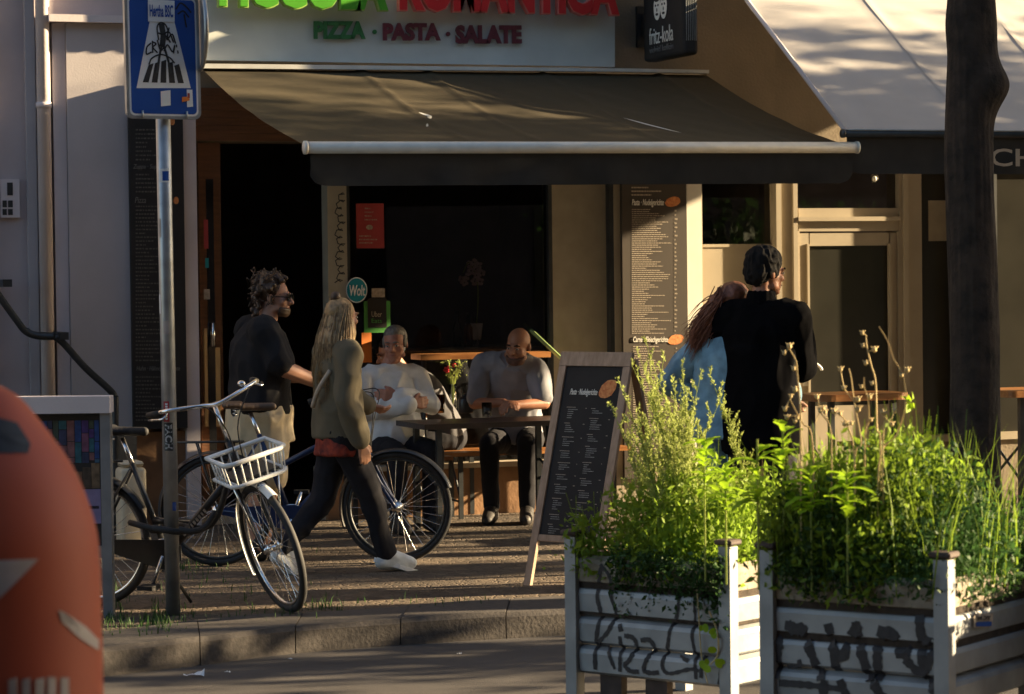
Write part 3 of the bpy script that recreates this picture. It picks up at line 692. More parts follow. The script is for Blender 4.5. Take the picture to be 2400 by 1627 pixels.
class Person:
    def __init__(s, label, O, f, pose, size=1.75, skin='skin', head_dir=None, head_tilt=0., build=1., group=None):
        s.O = Vector(O); s.f = Vector((f[0], f[1], 0)).normalized(); s.r = s.f.cross(Z); s.k = size/1.75; s.b = build
        s.J = {n: s.L(p) for n, p in pose.items()}
        s.root = thing('person', label, 'person', s.O, group); s.skin = M[skin]
        hd = Vector(head_dir) if head_dir is not None else s.f
        s.hf = (hd.normalized()); s.hr = s.hf.cross(Z).normalized(); s.hu = s.hr.cross(s.hf)
        if head_tilt:
            R = Matrix.Rotation(head_tilt, 3, s.hf); s.hr = R @ s.hr; s.hu = R @ s.hu
    def L(s, p): p = Vector(p)*s.k; return s.O + s.r*p.x + s.f*p.y + Z*p.z
    def H(s, x, y, z): return s.J['head'] + (s.hr*x + s.hf*y + s.hu*z)*s.k
    def HR(s):
        return Matrix((s.hr, s.hf, s.hu)).transposed()
    def torso(s, bm, add=0., lo=0., hi=1.):
        J = s.J; P = [J['pelvis'], J['waist'], J['chest'], J['neck']]
        hip = (J['hip_r']-J['hip_l']).normalized(); sh = (J['sh_r']-J['sh_l']).normalized()
        prof = [(-.34, .100, .085), (-.22, .150, .112), (0, .163, .120), (.33, .160, .112), (.66, .160, .110), (1.0, .172, .116), (1.35, .182, .112), (1.62, .160, .092), (1.85, .105, .072), (2.02, .060, .058)]
        rings = []
        for t, a, d in prof:
            if t < lo*2 or t > hi*2.02: continue
            q = t/2*3; i = min(2, max(0, int(math.floor(q)))); c = P[i].lerp(P[i+1], q-i)
            ax = (P[min(i+1, 3)]-P[i]).normalized(); u = hip.lerp(sh, min(1, max(0, t/1.5))); u = (u-ax*u.dot(ax)).normalized(); v = ax.cross(u)
            a = (a*s.b+add)*s.k; d = (d*s.b+add)*s.k
            rings.append([bm.verts.new(c + u*a*cos(2*pi*k/20) + v*d*sin(2*pi*k/20)) for k in range(20)])
        for A_, B_ in zip(rings, rings[1:]):
            for k in range(20): bm.faces.new((A_[k], A_[(k+1) % 20], B_[(k+1) % 20], B_[k]))
        bm.faces.new(rings[0][::-1]); bm.faces.new(rings[-1])
    def limb(s, bm, names, rad, add=0., t0=0., t1=None):
        pts = [s.J[n] for n in names]
        t1 = len(pts)-1 if t1 is None else t1
        for i in range(len(pts)-1):
            a = max(0, t0-i); b = min(1, t1-i)
            if b <= a: continue
            ra = rad[i]+(rad[i+1]-rad[i])*a; rb_ = rad[i]+(rad[i+1]-rad[i])*b
            capsule(bm, pts[i].lerp(pts[i+1], a), (ra*s.b+add)*s.k, pts[i].lerp(pts[i+1], b), (rb_*s.b+add)*s.k)
    ARM = (.052, .042, .029); LEG = (.088, .058, .040)
    def hand(s, bm, side, palm_n=None, curl=.5, point=None):
        J = s.J; w_, e = J['wr_'+side], J['el_'+side]
        d = (point if point is not None else (w_-e)).normalized(); n = Vector(palm_n) if palm_n is not None else s.f
        n = (n - d*n.dot(d)).normalized(); sd = d.cross(n); k = s.k
        sg = 1 if side == 'l' else -1
        kn = [w_ + (d*.085 + sd*o)*k for o in (-.033, -.011, .011, .033)]
        for q in kn: capsule(bm, w_, .019*k, q, .0125*k, 8)
        capsule(bm, kn[0], .012*k, kn[3], .012*k, 8)
        for q, ln in zip(kn, (.060, .075, .070, .052) if sg > 0 else (.052, .070, .075, .060)):
            m1 = q + (d*cos(curl)+n*sin(curl))*ln*.55*k; m2 = m1 + (d*cos(curl*2.1)+n*sin(curl*2.1))*ln*.5*k
            capsule(bm, q, .0105*k, m1, .0095*k, 8); capsule(bm, m1, .0095*k, m2, .0082*k, 8)
        tb = w_ + (d*.025 - sd*.028*sg)*k; t1 = tb + (d*.035 - sd*.026*sg + n*.012)*k; t2 = t1 + (d*.030 - sd*.004*sg + n*.014)*k
        capsule(bm, tb, .016*k, t1, .0115*k, 8); capsule(bm, t1, .0115*k, t2, .0095*k, 8)
    def foot(s, bm, side, add=0.):
        a, t = s.J['an_'+side], s.J['toe_'+side]; d = (t-a); h = Vector((d.x, d.y, 0)).normalized()*.045*s.k
        capsule(bm, a-h-Z*(.04*s.k), (.036+add)*s.k, a+d*.62-Z*(.02*s.k), (.040+add)*s.k); capsule(bm, a+d*.5, (.040+add)*s.k, t, (.030+add)*s.k)
        capsule(bm, a, (.040+add)*s.k, a+d*.35, (.042+add)*s.k)
    def head(s, bm):
        R = s.HR(); k = s.k; H = s.H
        def E(x, y, z, a, b, c, sub=3): ellipsoid(bm, H(x, y, z), a*k, b*k, c*k, R, sub)
        E(0, -.012, .030, .074, .093, .086); E(0, .025, -.030, .062, .066, .080); E(0, .050, -.075, .042, .040, .036)
        capsule(bm, H(-.030, .086, .018), .013*k, H(.030, .086, .018), .013*k, 8)
        capsule(bm, H(0, .090, .004), .010*k, H(0, .112, -.030), .0145*k, 8); E(-.012, .098, -.034, .011, .012, .009, 2); E(.012, .098, -.034, .011, .012, .009, 2)
        for x in (-1, 1):
            E(x*.040, .062, -.028, .024, .022, .022, 2); E(x*.077, -.012, -.008, .010, .019, .031, 2); E(x*.050, .020, -.072, .020, .03, .022, 2)
        capsule(bm, H(-.018, .082, -.058), .011*k, H(.018, .082, -.058), .011*k, 8); capsule(bm, H(-.014, .080, -.072), .012*k, H(.014, .080, -.072), .012*k, 8); E(0, .074, -.100, .022, .018, .016, 2)
        capsule(bm, s.J['neck'], .056*k*s.b**.5, H(0, -.020, -.055), .050*k*s.b**.5)
    def body(s, hands=None, disp=0):
        bm = B(); s.torso(bm); s.head(bm)
        for d in 'lr':
            s.limb(bm, ['sh_'+d, 'el_'+d, 'wr_'+d], s.ARM); s.limb(bm, ['hip_'+d, 'kn_'+d, 'an_'+d], s.LEG); s.foot(bm, d)
            h = (hands or {}).get(d, {}); s.hand(bm, d, **h)
            capsule(bm, s.J['chest'].lerp(s.J['neck'], .72), .055*s.k, s.J['sh_'+d], .055*s.k)
        s.body_o = emit('body', remeshed(bm, .0068, 2), s.skin, s.root, True)
    def face(s, brow='hair_brown', glasses=False, stubble=None):
        k = s.k
        if glasses:
            bm = B()
            for x in (-1, 1): box(bm, s.H(x*.033, .100, .000), s.hr*.028*k, s.hf*.004*k, s.hu*.018*k); tube(bm, [s.H(x*.060, .096, .004), s.H(x*.080, -.01, .004)], .003*k, 6)
            tube(bm, [s.H(-.01, .104, .006), s.H(.01, .104, .006)], .003*k, 6); emit('sunglasses', bm, M['lens'], s.root)
        else:
            for x in (-1, 1):
                bm = B(); ellipsoid(bm, s.H(x*.031, .088, -.002), .0125*k, .008*k, .0062*k, s.HR()); emit('eye', bm, M['eye_white'], s.root, True)
                bm = B(); ellipsoid(bm, s.H(x*.031, .0945, -.002), .0058*k, .003*k, .0055*k, s.HR()); emit('iris', bm, M['eye'], s.root, True)
        for x in (-1, 1):
            bm = B(); tube(bm, [s.H(x*.012, .101, .020), s.H(x*.032, .1005, .026), s.H(x*.050, .088, .020)], [.0035*k, .005*k, .003*k], 6); emit('eyebrow', bm, M[brow], s.root, True)
        bm = B(); tube(bm, [s.H(-.024, .088, -.0655), s.H(0, .0955, -.0645), s.H(.024, .088, -.0655)], .0032*k, 6); emit('mouth', bm, M['lip'], s.root, True)
        if stubble:
            bm = B()
            for i in range(26):
                a = -1.25+2.5*i/25; 
                for zz, yy in ((-.085, .0), (-.10, -.004), (-.066, .004)):
                    r_ = .066 if zz > -.09 else .056
                    ellipsoid(bm, s.H(r_*sin(a)*.98, .030+r_*cos(a)*.93+yy, zz-.012*cos(a)), .011*k, .009*k, .014*k, s.HR(), 1)
            for x in (-.02, -.007, .007, .02): ellipsoid(bm, s.H(x, .096, -.047), .008*k, .006*k, .006*k, s.HR(), 1)
            emit('beard', remeshed(bm, .006, 2), M[stubble], s.root, True)
    def garment(s, nm, m, parts, add=.014, disp=.006, dscale=14, voxel=.009, seed=0, smooth=3, extra=None, lo=0, hi=.93):
        bm = B()
        for p in parts:
            if p == 'torso': s.torso(bm, add, lo, hi); 
            elif p == 'shoulders':
                for d in 'lr': capsule(bm, s.J['chest'].lerp(s.J['neck'], .72), (.055+add)*s.k, s.J['sh_'+d], (.056+add)*s.k)
            elif p.startswith('sleeve'):
                _, d, t = p.split(':'); s.limb(bm, ['sh_'+d, 'el_'+d, 'wr_'+d], s.ARM, add+.004, 0, float(t))
            elif p.startswith('leg'):
                _, d, t = p.split(':'); s.limb(bm, ['hip_'+d, 'kn_'+d, 'an_'+d], s.LEG, add, 0, float(t))
            elif p == 'seat':
                ellipsoid(bm, s.J['pelvis'], (.172*s.b+add)*s.k, (.13*s.b+add)*s.k, .13*s.k, Matrix((s.r, s.f, Z)).transposed(), 3)
            elif p.startswith('foot'): s.foot(bm, p.split(':')[1], add)
        if extra: extra(bm)
        return emit(nm, remeshed(bm, voxel, smooth, disp, dscale, seed), m if isinstance(m, bpy.types.Material) else M[m], s.root, True)
    def skirt(s, bm, secs, n=24):
        """stack of ellipses (z, half width, half depth[, y]) in body coordinates"""
        rings = []
        for q in secs:
            z, a, d = q[:3]; y = q[3] if len(q) > 3 else 0
            rings.append([bm.verts.new(s.L((a*cos(2*pi*k/n), y+d*sin(2*pi*k/n), z))) for k in range(n)])
        for A_, B_ in zip(rings, rings[1:]):
            for k in range(n): bm.faces.new((A_[k], A_[(k+1) % n], B_[(k+1) % n], B_[k]))
        bm.faces.new(rings[0][::-1]); bm.faces.new(rings[-1])
    def hair(s, m, fn, voxel=.008, disp=.0, dscale=30, smooth=1):
        bm = B(); fn(bm, lambda x, y, z, a, b, c, sub=2: ellipsoid(bm, s.H(x, y, z), a*s.k, b*s.k, c*s.k, s.HR(), sub)); return emit('hair', remeshed(bm, voxel, smooth, disp, dscale), M[m], s.root, True)
    def strands(s, m, n, root, tip, r0=.006, wob=.02, name='hair_strands', seed=1):
        """tapered locks from root(i) to tip(i)"""
        bm = B(); R_ = random.Random(seed)
        for i in range(n):
            a, b, c = root(i/n, R_), None, tip(i/n, R_)
            mid = a.lerp(c, .5)+Vector((R_.gauss(0, wob), R_.gauss(0, wob), R_.gauss(0, wob)))
            tube(bm, spline([a, mid, c], 4), [r0*s.k]*5+[r0*.8*s.k, r0*.6*s.k, r0*.4*s.k, r0*.15*s.k], 5)
        return emit(name, bm, M[m], s.root, True, kind='stuff')
STAND = dict(pelvis=(0, 0, .93), waist=(0, .005, 1.10), chest=(0, .0, 1.30), neck=(0, -.01, 1.47), head=(0, .02, 1.635), sh_l=(-.185, -.01, 1.41), sh_r=(.185, -.01, 1.41),
             el_l=(-.225, -.03, 1.12), el_r=(.225, -.03, 1.12), wr_l=(-.215, .06, .87), wr_r=(.215, .06, .87), hip_l=(-.09, 0, .90), hip_r=(.09, 0, .90),
             kn_l=(-.10, .02, .49), kn_r=(.10, .02, .49), an_l=(-.10, -.02, .085), an_r=(.10, -.02, .085), toe_l=(-.12, .15, .035), toe_r=(.12, .15, .035))
SIT = dict(pelvis=(0, 0, .56), waist=(0, -.01, .72), chest=(0, .01, .92), neck=(0, .02, 1.09), head=(0, .06, 1.245), sh_l=(-.19, .01, 1.035), sh_r=(.19, .01, 1.035),
           el_l=(-.25, .08, .76), el_r=(.25, .08, .76), wr_l=(-.1, .30, .78), wr_r=(.1, .30, .78), hip_l=(-.10, .03, .54), hip_r=(.10, .03, .54),
           kn_l=(-.13, .45, .53), kn_r=(.13, .45, .53), an_l=(-.12, .42, .09), an_r=(.12, .42, .09), toe_l=(-.13, .60, .035), toe_r=(.13, .60, .035))
def pose(base, **k): d = dict(base); d.update(k); return d
# ---- grey-haired man in pale sweater, arms crossed
p1 = Person('seated grey-haired man in pale blue sweater with crossed arms', floor_at(915, 343), camvec(.42, -.9),
    pose(SIT, el_l=(-.275, .07, .83), el_r=(.265, .07, .80), wr_l=(.03, .235, .885), wr_r=(-.05, .27, .84), chest=(0, -.01, .92), head=(-.03, .05, 1.235), sh_l=(-.185, .01, 1.005), sh_r=(.185, .01, 1.005)), 1.78, 'skin3', head_dir=camvec(-.18, -.98)+Vector((0, 0, -.12)), head_tilt=.05, build=1.05)
p1.body({'l': dict(palm_n=-p1.f, curl=.3, point=p1.r*.9-p1.f*.25+Z*.15), 'r': dict(palm_n=-p1.f, curl=.25, point=-p1.r*.9-p1.f*.2+Z*.05)})
p1.face('hair_grey', stubble=None)
def cap_hair(bm, E): E(0, -.022, .042, .0785, .092, .084, 3)
def short_hair(bm, E):
    E(0, -.030, .040, .079, .090, .084, 3); E(0, -.01, .072, .068, .078, .052, 3)
    for x in (-1, 1): E(x*.068, -.01, .015, .015, .04, .045)
p1.hair('hair_grey', short_hair, .006, .003, 60)
p1.garment('sweater', 'sweater', ['torso', 'shoulders', 'sleeve:l:1.92', 'sleeve:r:1.92'], .022, .017, 8, seed=3, extra=lambda bm: p1.skirt(bm, [(.57, .215, .175, .03), (.66, .225, .18, .02), (.78, .205, .16, 0)]))
p1.garment('trousers', 'jeans_black', ['seat', 'leg:l:1.95', 'leg:r:1.95'], .012, .005, seed=5)
p1.garment('shoe', 'shoe_dark', ['foot:l'], .008, 0); p1.garment('shoe', 'shoe_dark', ['foot:r'], .008, 0)
# ---- bald man leaning on the table
p2 = Person('seated bald man with dark stubble in grey polo shirt leaning on the table', floor_at(1212, 331), camvec(-.12, -1),
    pose(SIT, waist=(0, .06, .74), chest=(.01, .17, .96), neck=(-.02, .30, 1.12), head=(-.075, .44, 1.195), sh_l=(-.17, .24, 1.035), sh_r=(.185, .22, 1.06), el_l=(-.235, .33, .80), el_r=(.25, .27, .80), wr_l=(-.06, .52, .80), wr_r=(.02, .50, .815)), 1.80, 'skin2',
    head_dir=camvec(-.40, -.9)+Vector((0, 0, -.22)), head_tilt=-.10, build=.98)
p2.body({'l': dict(palm_n=-Z, curl=.75), 'r': dict(palm_n=-Z, curl=.55)})
p2.face('hair_black', stubble='stubble')
p2.garment('polo_shirt', 'polo', ['torso', 'shoulders', 'sleeve:l:.82', 'sleeve:r:.82'], .022, .015, 9, seed=8)
bm = B(); c = p2.J['neck']
for s_ in (-1, 1): hull = [p2.L((s_*.02-.02, .355, 1.085)), p2.L((s_*.075-.02, .30, 1.145)), p2.L((s_*.085-.02, .35, 1.115)), p2.L((s_*.03-.02, .385, 1.05))]; prism(bm, hull, p2.f*.006)
emit('collar', bm, M['polo'], p2.root)
p2.garment('trousers', 'jeans_black', ['seat', 'leg:l:1.95', 'leg:r:1.95'], .012, .005, seed=5)
p2.garment('shoe', 'shoe_dark', ['foot:l'], .008, 0); p2.garment('shoe', 'shoe_dark', ['foot:r'], .008, 0)
# ---- third guest, half hidden behind the vase
p3 = Person('seated guest in charcoal shirt bending forward between the two men', floor_at(1050, 325), camvec(-.93, -.36),
    pose(SIT, waist=(0, .08, .73), chest=(0, .19, .90), neck=(0, .32, 1.03), head=(0, .42, 1.17), sh_l=(-.18, .28, .98), sh_r=(.18, .28, .98), el_l=(-.24, .36, .73), el_r=(.24, .36, .73), wr_l=(-.1, .56, .80), wr_r=(.1, .56, .80)), 1.74, 'skin2', head_dir=camvec(-.9, -.35)+Vector((0, 0, -.3)))
p3.body(); p3.face('hair_black'); p3.hair('hair_black', short_hair, .007, .004, 50)
p3.garment('shirt', 'grey_shirt', ['torso', 'shoulders', 'sleeve:l:1.2', 'sleeve:r:1.2'], .020, .014, 9, seed=21)
p3.garment('trousers', 'jeans_black', ['seat', 'leg:l:1.95', 'leg:r:1.95'], .012, .005, seed=5)
p3.garment('shoe', 'shoe_dark', ['foot:l'], .008, 0); p3.garment('shoe', 'shoe_dark', ['foot:r'], .008, 0)
# ---- woman walking past
p4 = Person('walking woman with long dark blonde hair in olive jacket and white sneakers', floor_at(800, 405, 1340), camvec(.86, .50),
    pose(STAND, pelvis=(0, 0, .90), waist=(0, .0, 1.07), chest=(0, -.01, 1.28), neck=(0, 0, 1.455), head=(0, .035, 1.62), hip_l=(-.085, .01, .87), hip_r=(.085, -.01, .87), kn_r=(.09, .17, .49), an_r=(.09, .285, .10), toe_r=(.10, .45, .045), kn_l=(-.09, -.07, .47), an_l=(-.09, -.37, .165), toe_l=(-.10, -.25, .04),
         el_r=(.235, -.06, 1.10), wr_r=(.235, .03, .84), el_l=(-.21, .10, 1.14), wr_l=(-.16, .30, 1.05), sh_l=(-.165, 0, 1.39), sh_r=(.165, -.01, 1.39)), 1.60, 'skin', head_dir=camvec(.70, .71), build=.96)
p4.body({'r': dict(palm_n=-p4.r, curl=.35)})
p4.face('hair_blonde')
def long_hair(bm, E):
    E(0, -.028, .040, .083, .096, .086, 3); E(0, -.070, -.06, .098, .065, .11); E(0, -.105, -.16, .110, .06, .12); E(0, -.125, -.27, .105, .05, .12); E(.07, -.03, -.10, .04, .07, .12); E(-.07, -.03, -.10, .04, .07, .12)
p4.hair('hair_blonde', long_hair, .007, .003, 30)
p4.strands('hair_blonde', 1700, lambda t, r: p4.H(.094*cos(pi*t*1.3-.45), -.015-.085*abs(sin(pi*t*1.3-.45)), r.uniform(.09, -.05)), lambda t, r: p4.H(.135*cos(pi*t*1.3-.45)+r.gauss(0, .015), -.10-.09*abs(sin(pi*t*1.3-.45)), -.37+r.gauss(0, .05)), .0026, .010)
bm = B(); ellipsoid(bm, p4.H(-.005, -.055, .128), .032, .030, .034, p4.HR(), 3); emit('hair_bun', bm, M['hair_brown'], p4.root, True)
def hem4(bm):
    for z, a in ((.80, .195), (.90, .185), (1.0, .165)): ellipsoid(bm, p4.L((0, .0, z)), a*p4.k, (a-.045)*p4.k, .07, Matrix((p4.r, p4.f, Z)).transposed(), 3)
p4.garment('jacket', 'olive_jacket', ['torso', 'shoulders', 'sleeve:l:1.93', 'sleeve:r:1.93'], .028, .016, 8, seed=12, extra=lambda bm: p4.skirt(bm, [(.865, .198, .155), (.98, .195, .152), (1.10, .182, .14), (1.2, .172, .13)]))
p4.garment('blouse', 'pattern_red', [], .02, .01, 16, seed=4, extra=lambda bm: p4.skirt(bm, [(.755, .185, .15), (.84, .18, .145), (.92, .17, .135)]))
p4.garment('trousers', 'jeans_black', ['seat', 'leg:l:1.95', 'leg:r:1.95'], .020, .011, 10, seed=15)
for d in 'lr':
    sh_ = p4.garment('sneaker', 'shoe_white', ['foot:'+d], .008, .002, 40)
    a_, t_ = p4.J['an_'+d], p4.J['toe_'+d]; dv = (t_-a_).normalized(); sd_ = dv.cross(Z).normalized(); up_ = sd_.cross(dv)
    bm = B(); P = []
    for k in range(20):
        c_, s_ = cos(2*pi*k/20), sin(2*pi*k/20); P.append(a_.lerp(t_, .45)-up_*(.055)+dv*c_*.15+sd_*s_*(.047 if c_ > 0 else .040))
    prism(bm, P, up_*.026); o_ = emit('sole', bm, M['white_sign'], p4.root); 
    bm = B()
    for k in range(4):
        q = a_+dv*(.075+.022*k)+up_*(.030-.011*k); tube(bm, [q-sd_*.026, q+up_*.006, q+sd_*.026], .0035, 5)
    emit('laces', bm, M['chalk_dim'], p4.root)
bm = B(); pts = [p4.L((.135, -.125, 1.29)), p4.L((.085, -.185, 1.17)), p4.L((.02, -.195, 1.06))]; tube(bm, spline(pts, 5), .014, 6); emit('bag_strap', bm, M['chalk'], p4.root, True)
# ---- curly-haired man by the door
p5 = Person('standing bearded man with curly brown hair in black tee and beige shorts', floor_at(614, 384, 1300), camvec(.95, .28),
    pose(STAND, head=(0, .105, 1.625), neck=(0, .05, 1.47), chest=(0, .01, 1.30), el_r=(.265, .10, 1.19), wr_r=(.20, .34, 1.09), el_l=(-.22, .10, 1.14), wr_l=(-.12, .34, 1.12)), 1.72, 'skin', head_dir=camvec(.95, -.18)+Vector((0, 0, -.06)), build=1.34)
p5.body({'r': dict(palm_n=-p5.r, curl=.6), 'l': dict(palm_n=p5.r, curl=.6)})
p5.face('hair_brown', glasses=True, stubble='hair_brown')
def curls(bm, E):
    r = random.Random(5)
    for i in range(150):
        a = r.uniform(0, 2*pi); e = r.uniform(-.9, 1.3); x, y, z = cos(a)*cos(e), sin(a)*cos(e), sin(e)
        if y > .35 and z < .55: continue
        if y > .0 and z < -.2: continue
        q = r.uniform(.92, 1.15); E(x*.098*q, -.028+y*.112*q, .036+z*.102*q, .022, .022, .020, 1)
    for i in range(40):
        E(r.uniform(-.085, .085), r.uniform(-.13, -.05), r.uniform(-.15, -.02), .024, .022, .024, 1)
    E(0, -.03, .04, .085, .098, .088, 3)
p5.hair('hair_brown', curls, .007, .0, 30, 0)
p5.strands('hair_brown', 160, lambda t, r: p5.H(.10*cos(t*40), -.03+.105*min(.35, sin(t*40)), .05+.09*sin(t*97)), lambda t, r: p5.H(.112*cos(t*40)+r.gauss(0, .014), -.035+.118*min(.30, sin(t*40))+r.gauss(0, .012), .045+.10*sin(t*97)+r.gauss(0, .012)), .004, .02)
p5.garment('tee_shirt', 'tee_black', ['torso', 'shoulders', 'sleeve:l:.95', 'sleeve:r:.85'], .028, .014, 8, seed=30, extra=lambda bm: p5.skirt(bm, [(.90, .225, .19), (1.05, .220, .185), (1.2, .205, .165)]))
p5.garment('shorts', 'beige_cotton', ['leg:l:.9', 'leg:r:.9'], .046, .012, 8, seed=31, extra=lambda bm: [p5.skirt(bm, [(.74, .225, .215), (.95, .22, .20)])]+[p5.skirt(bm, [(.50, .0, .0)]*0+[(.47, .125, .135), (.6, .13, .14), (.86, .12, .15)]) if 0 else None])
p5.garment('shoe', 'shoe_dark', ['foot:l'], .010, 0); p5.garment('shoe', 'shoe_dark', ['foot:r'], .010, 0)
# ---- couple seen from behind
p6 = Person('tall man in black coat seen from behind beside the auburn-haired woman', floor_at(1788, 428, 1390), camvec(.42, .9),
    pose(STAND, head=(.015, .05, 1.635), neck=(0, .01, 1.47), el_r=(.185, .12, 1.14), wr_r=(.12, .27, 1.37), sh_l=(-.20, .02, 1.40), sh_r=(.195, -.02, 1.40), el_l=(-.28, .08, 1.16), wr_l=(-.16, .24, 1.05)), 1.83, 'skin2', head_dir=camvec(.84, .54)+Vector((0, 0, -.05)), build=.98)
p6.body({'r': dict(palm_n=-p6.r+Z*.2, curl=.9, point=Z*.8+p6.f*.3), 'l': dict(palm_n=p6.r, curl=.5)})
p6.face('hair_black')
p6.hair('hair_black', lambda bm, E: (short_hair(bm, E), E(0, -.02, .06, .084, .098, .080, 3), E(0, -.06, .0, .074, .06, .075, 3)), .006, .011, 34)
p6.garment('coat', 'coat_black', ['torso', 'shoulders', 'sleeve:l:1.95', 'sleeve:r:1.90'], .030, .015, 7, seed=40, extra=lambda bm: p6.skirt(bm, [(.70, .205, .17), (.85, .20, .165), (1.05, .19, .155), (1.25, .185, .15)]))
p6.garment('collar', 'coat_black', [], 0, .002, 20, extra=lambda bm: [capsule(bm, p6.J['neck']+(p6.r*cos(a)*.068+p6.f*(sin(a)*.062+.005)+Z*.0)*p6.k, .020, p6.J['neck']+(p6.r*cos(a)*.062+p6.f*(sin(a)*.058+.012)+Z*.060)*p6.k, .014) for a in [2*pi*i/14 for i in range(14)]])
p6.garment('trousers', 'jeans_black', ['seat', 'leg:l:1.95', 'leg:r:1.95'], .018, .006, seed=41)
p6.garment('shoe', 'shoe_dark', ['foot:l'], .010, 0); p6.garment('shoe', 'shoe_dark', ['foot:r'], .010, 0)
p7 = Person('woman with auburn ponytail in blue denim jacket leaning on the man in black', floor_at(1708, 424, 1390), camvec(.45, .9),
    pose(STAND, neck=(.02, .02, 1.45), head=(.05, .04, 1.605), chest=(.01, 0, 1.29), waist=(0, 0, 1.09), sh_l=(-.13, .0, 1.375), sh_r=(.22, .01, 1.40), el_l=(-.335, -.04, 1.16), wr_l=(-.17, .06, .97), el_r=(.28, .13, 1.2), wr_r=(.30, .25, 1.05)), 1.68, 'skin', head_dir=camvec(.90, .44), head_tilt=.12, build=.95)
p7.body({'l': dict(palm_n=p7.r, curl=.5)})
p7.face('hair_red')
p7.hair('hair_red', lambda bm, E: (E(0, -.022, .042, .080, .094, .084, 3), E(0, -.098, .035, .035, .03, .035), E(-.01, -.14, .0, .042, .034, .05), E(-.025, -.18, -.07, .048, .034, .07), E(-.04, -.215, -.14, .040, .028, .07), E(-.05, -.24, -.20, .026, .020, .06)), .007, .006, 30)
p7.strands('hair_red', 700, lambda t, r: p7.H(r.gauss(0, .020), -.108+r.gauss(0, .014), .042+r.gauss(0, .020)), lambda t, r: p7.H(-.05+r.gauss(0, .035), -.23+r.gauss(0, .035), -.22+r.gauss(0, .06)), .0032, .014, 'ponytail')
p7.garment('denim_jacket', 'denim', ['torso', 'shoulders', 'sleeve:l:1.93', 'sleeve:r:1.93'], .028, .017, 8, seed=50, extra=lambda bm: p7.skirt(bm, [(.84, .20, .155), (1.0, .195, .15), (1.2, .18, .14)]))
p7.garment('hood', 'lilac', [], .0, .004, 20, extra=lambda bm: [capsule(bm, p7.J['neck']+p7.r*a-p7.f*(.055+.02*(1-abs(a)/.09))-Z*.012, .036, p7.J['neck']+p7.r*(a*.6)-p7.f*.085-Z*.05, .030) for a in (-.085, -.045, 0, .045, .085)])
p7.garment('trousers', 'denim', ['seat', 'leg:l:1.95', 'leg:r:1.95'], .016, .006, seed=51)
p7.garment('shoe', 'shoe_dark', ['foot:l'], .010, 0); p7.garment('shoe', 'shoe_dark', ['foot:r'], .010, 0)
# ================================================================ STREET SIGN ON ITS POLE
base = G(406, 1441); dp = (base-CAM).dot(FWD); top = AT(374, -120, dp)
sp = thing('crossing_sign', 'blue pedestrian crossing sign with stickers and scribbles on a steel pole', 'street sign', base)
pax = (top-base).normalized(); PR = .0375
bm = B(); tube(bm, [base-pax*.02, base.lerp(top, .5), top], PR, 24); emit('pole', bm, M['metal'], sp, True)
sw = camvec(cos(radians(27)), sin(radians(27))); sn = Vector((-sw.y, sw.x, 0)).normalized()
if sn.dot(CD) > 0: sn = -sn
su = sw.cross(sn)*(1 if sw.cross(sn).z > 0 else -1); su = (pax - sw*pax.dot(sw)).normalized(); sn = sw.cross(su)
c0 = AT(298, 277, dp-.16); SWD, SHT = .42, .63
k_ = (AT(470, 272, dp+.03)-c0).dot(sw); SWD = k_
def SP(a, b, o=0.): return c0 + sw*(a*SWD/.42) + su*b - sn*0 + sn*o
if sn.dot(CAM-c0) < 0: sn = -sn
def rrect(a0, b0, a1, b1, r, o, n=6):
    P = []
    for cx, cy, s_ in ((a1-r, b0+r, -pi/2), (a1-r, b1-r, 0), (a0+r, b1-r, pi/2), (a0+r, b0+r, pi)):
        for k in range(n+1): t = s_+pi/2*k/n; P.append(SP(cx+r*cos(t), cy+r*sin(t), o))
    return P
def sprism(nm, P, m, th=.002, parent=None): bm = B(); prism(bm, P, -sn*th); return emit(nm, bm, M[m], parent or sp)
pl = sprism('sign_plate', rrect(0, 0, .42, .63, .035, .0), 'metal', .028)
def sps(nm, P, m, th=.0012): return sprism(nm, P, m, th, pl)
sps('border', rrect(.016, .014, .404, .616, .028, .0015), 'white_sign'); sps('face', rrect(.026, .024, .394, .606, .022, .003), 'blue_sign')
sps('white_field', [SP(.055, .152, .0045), SP(.362, .158, .0045), SP(.275, .505, .0045), SP(.142, .505, .0045)], 'white_sign')
for k in range(5):
    a = .090+.050*k; lean = (a-.208)*-.28
    sps('stripe', [SP(a, .182, .006), SP(a+.033, .182, .006), SP(a+.031+lean, .30-.02*abs(k-2)/2, .006), SP(a+lean+.003, .29-.02*abs(k-2)/2, .006)], 'ink')
sps('sticker', [SP(.128, .49, .008), SP(.278, .492, .008), SP(.280, .60, .008), SP(.130, .602, .008)], 'white_sign')
emit('lettering', text_on('Hertha BSC', SP(.138, .515, .009), sw, su, .132*SWD/.42, .062, .001, bold=.02), M['blue_sign'], pl)
sps('sticker', [SP(.190, .062, .006), SP(.245, .068, .006), SP(.245, .146, .006), SP(.190, .138, .006)], 'white_sign')
sps('sticker', [SP(.338, .060, .006), SP(.372, .064, .006), SP(.370, .150, .006), SP(.338, .150, .006)], 'white_sign')
sps('sticker', [SP(.308, .085, .0075), SP(.352, .095, .0075), SP(.352, .115, .0075), SP(.310, .112, .0075)], 'orange_sheet'); sps('sticker', [SP(.342, .108, .0082), SP(.354, .108, .0082), SP(.354, .132, .0082), SP(.342, .132, .0082)], 'poster_red')
for a in (.085, .335):
    bm = B(); tube(bm, [SP(a, .0, .008), SP(a, .040, .008)], .006, 8); emit('screw', bm, M['metal'], pl, True)
def stroke(nm, pts, wd, m='ink', o=.0068, n=6, parent=None):
    bm = B(); ribbon(bm, spline([SP(a, b, o) for a, b in pts], n), wd, sn, 0); emit(nm, bm, M[m], parent or pl)
lens = []
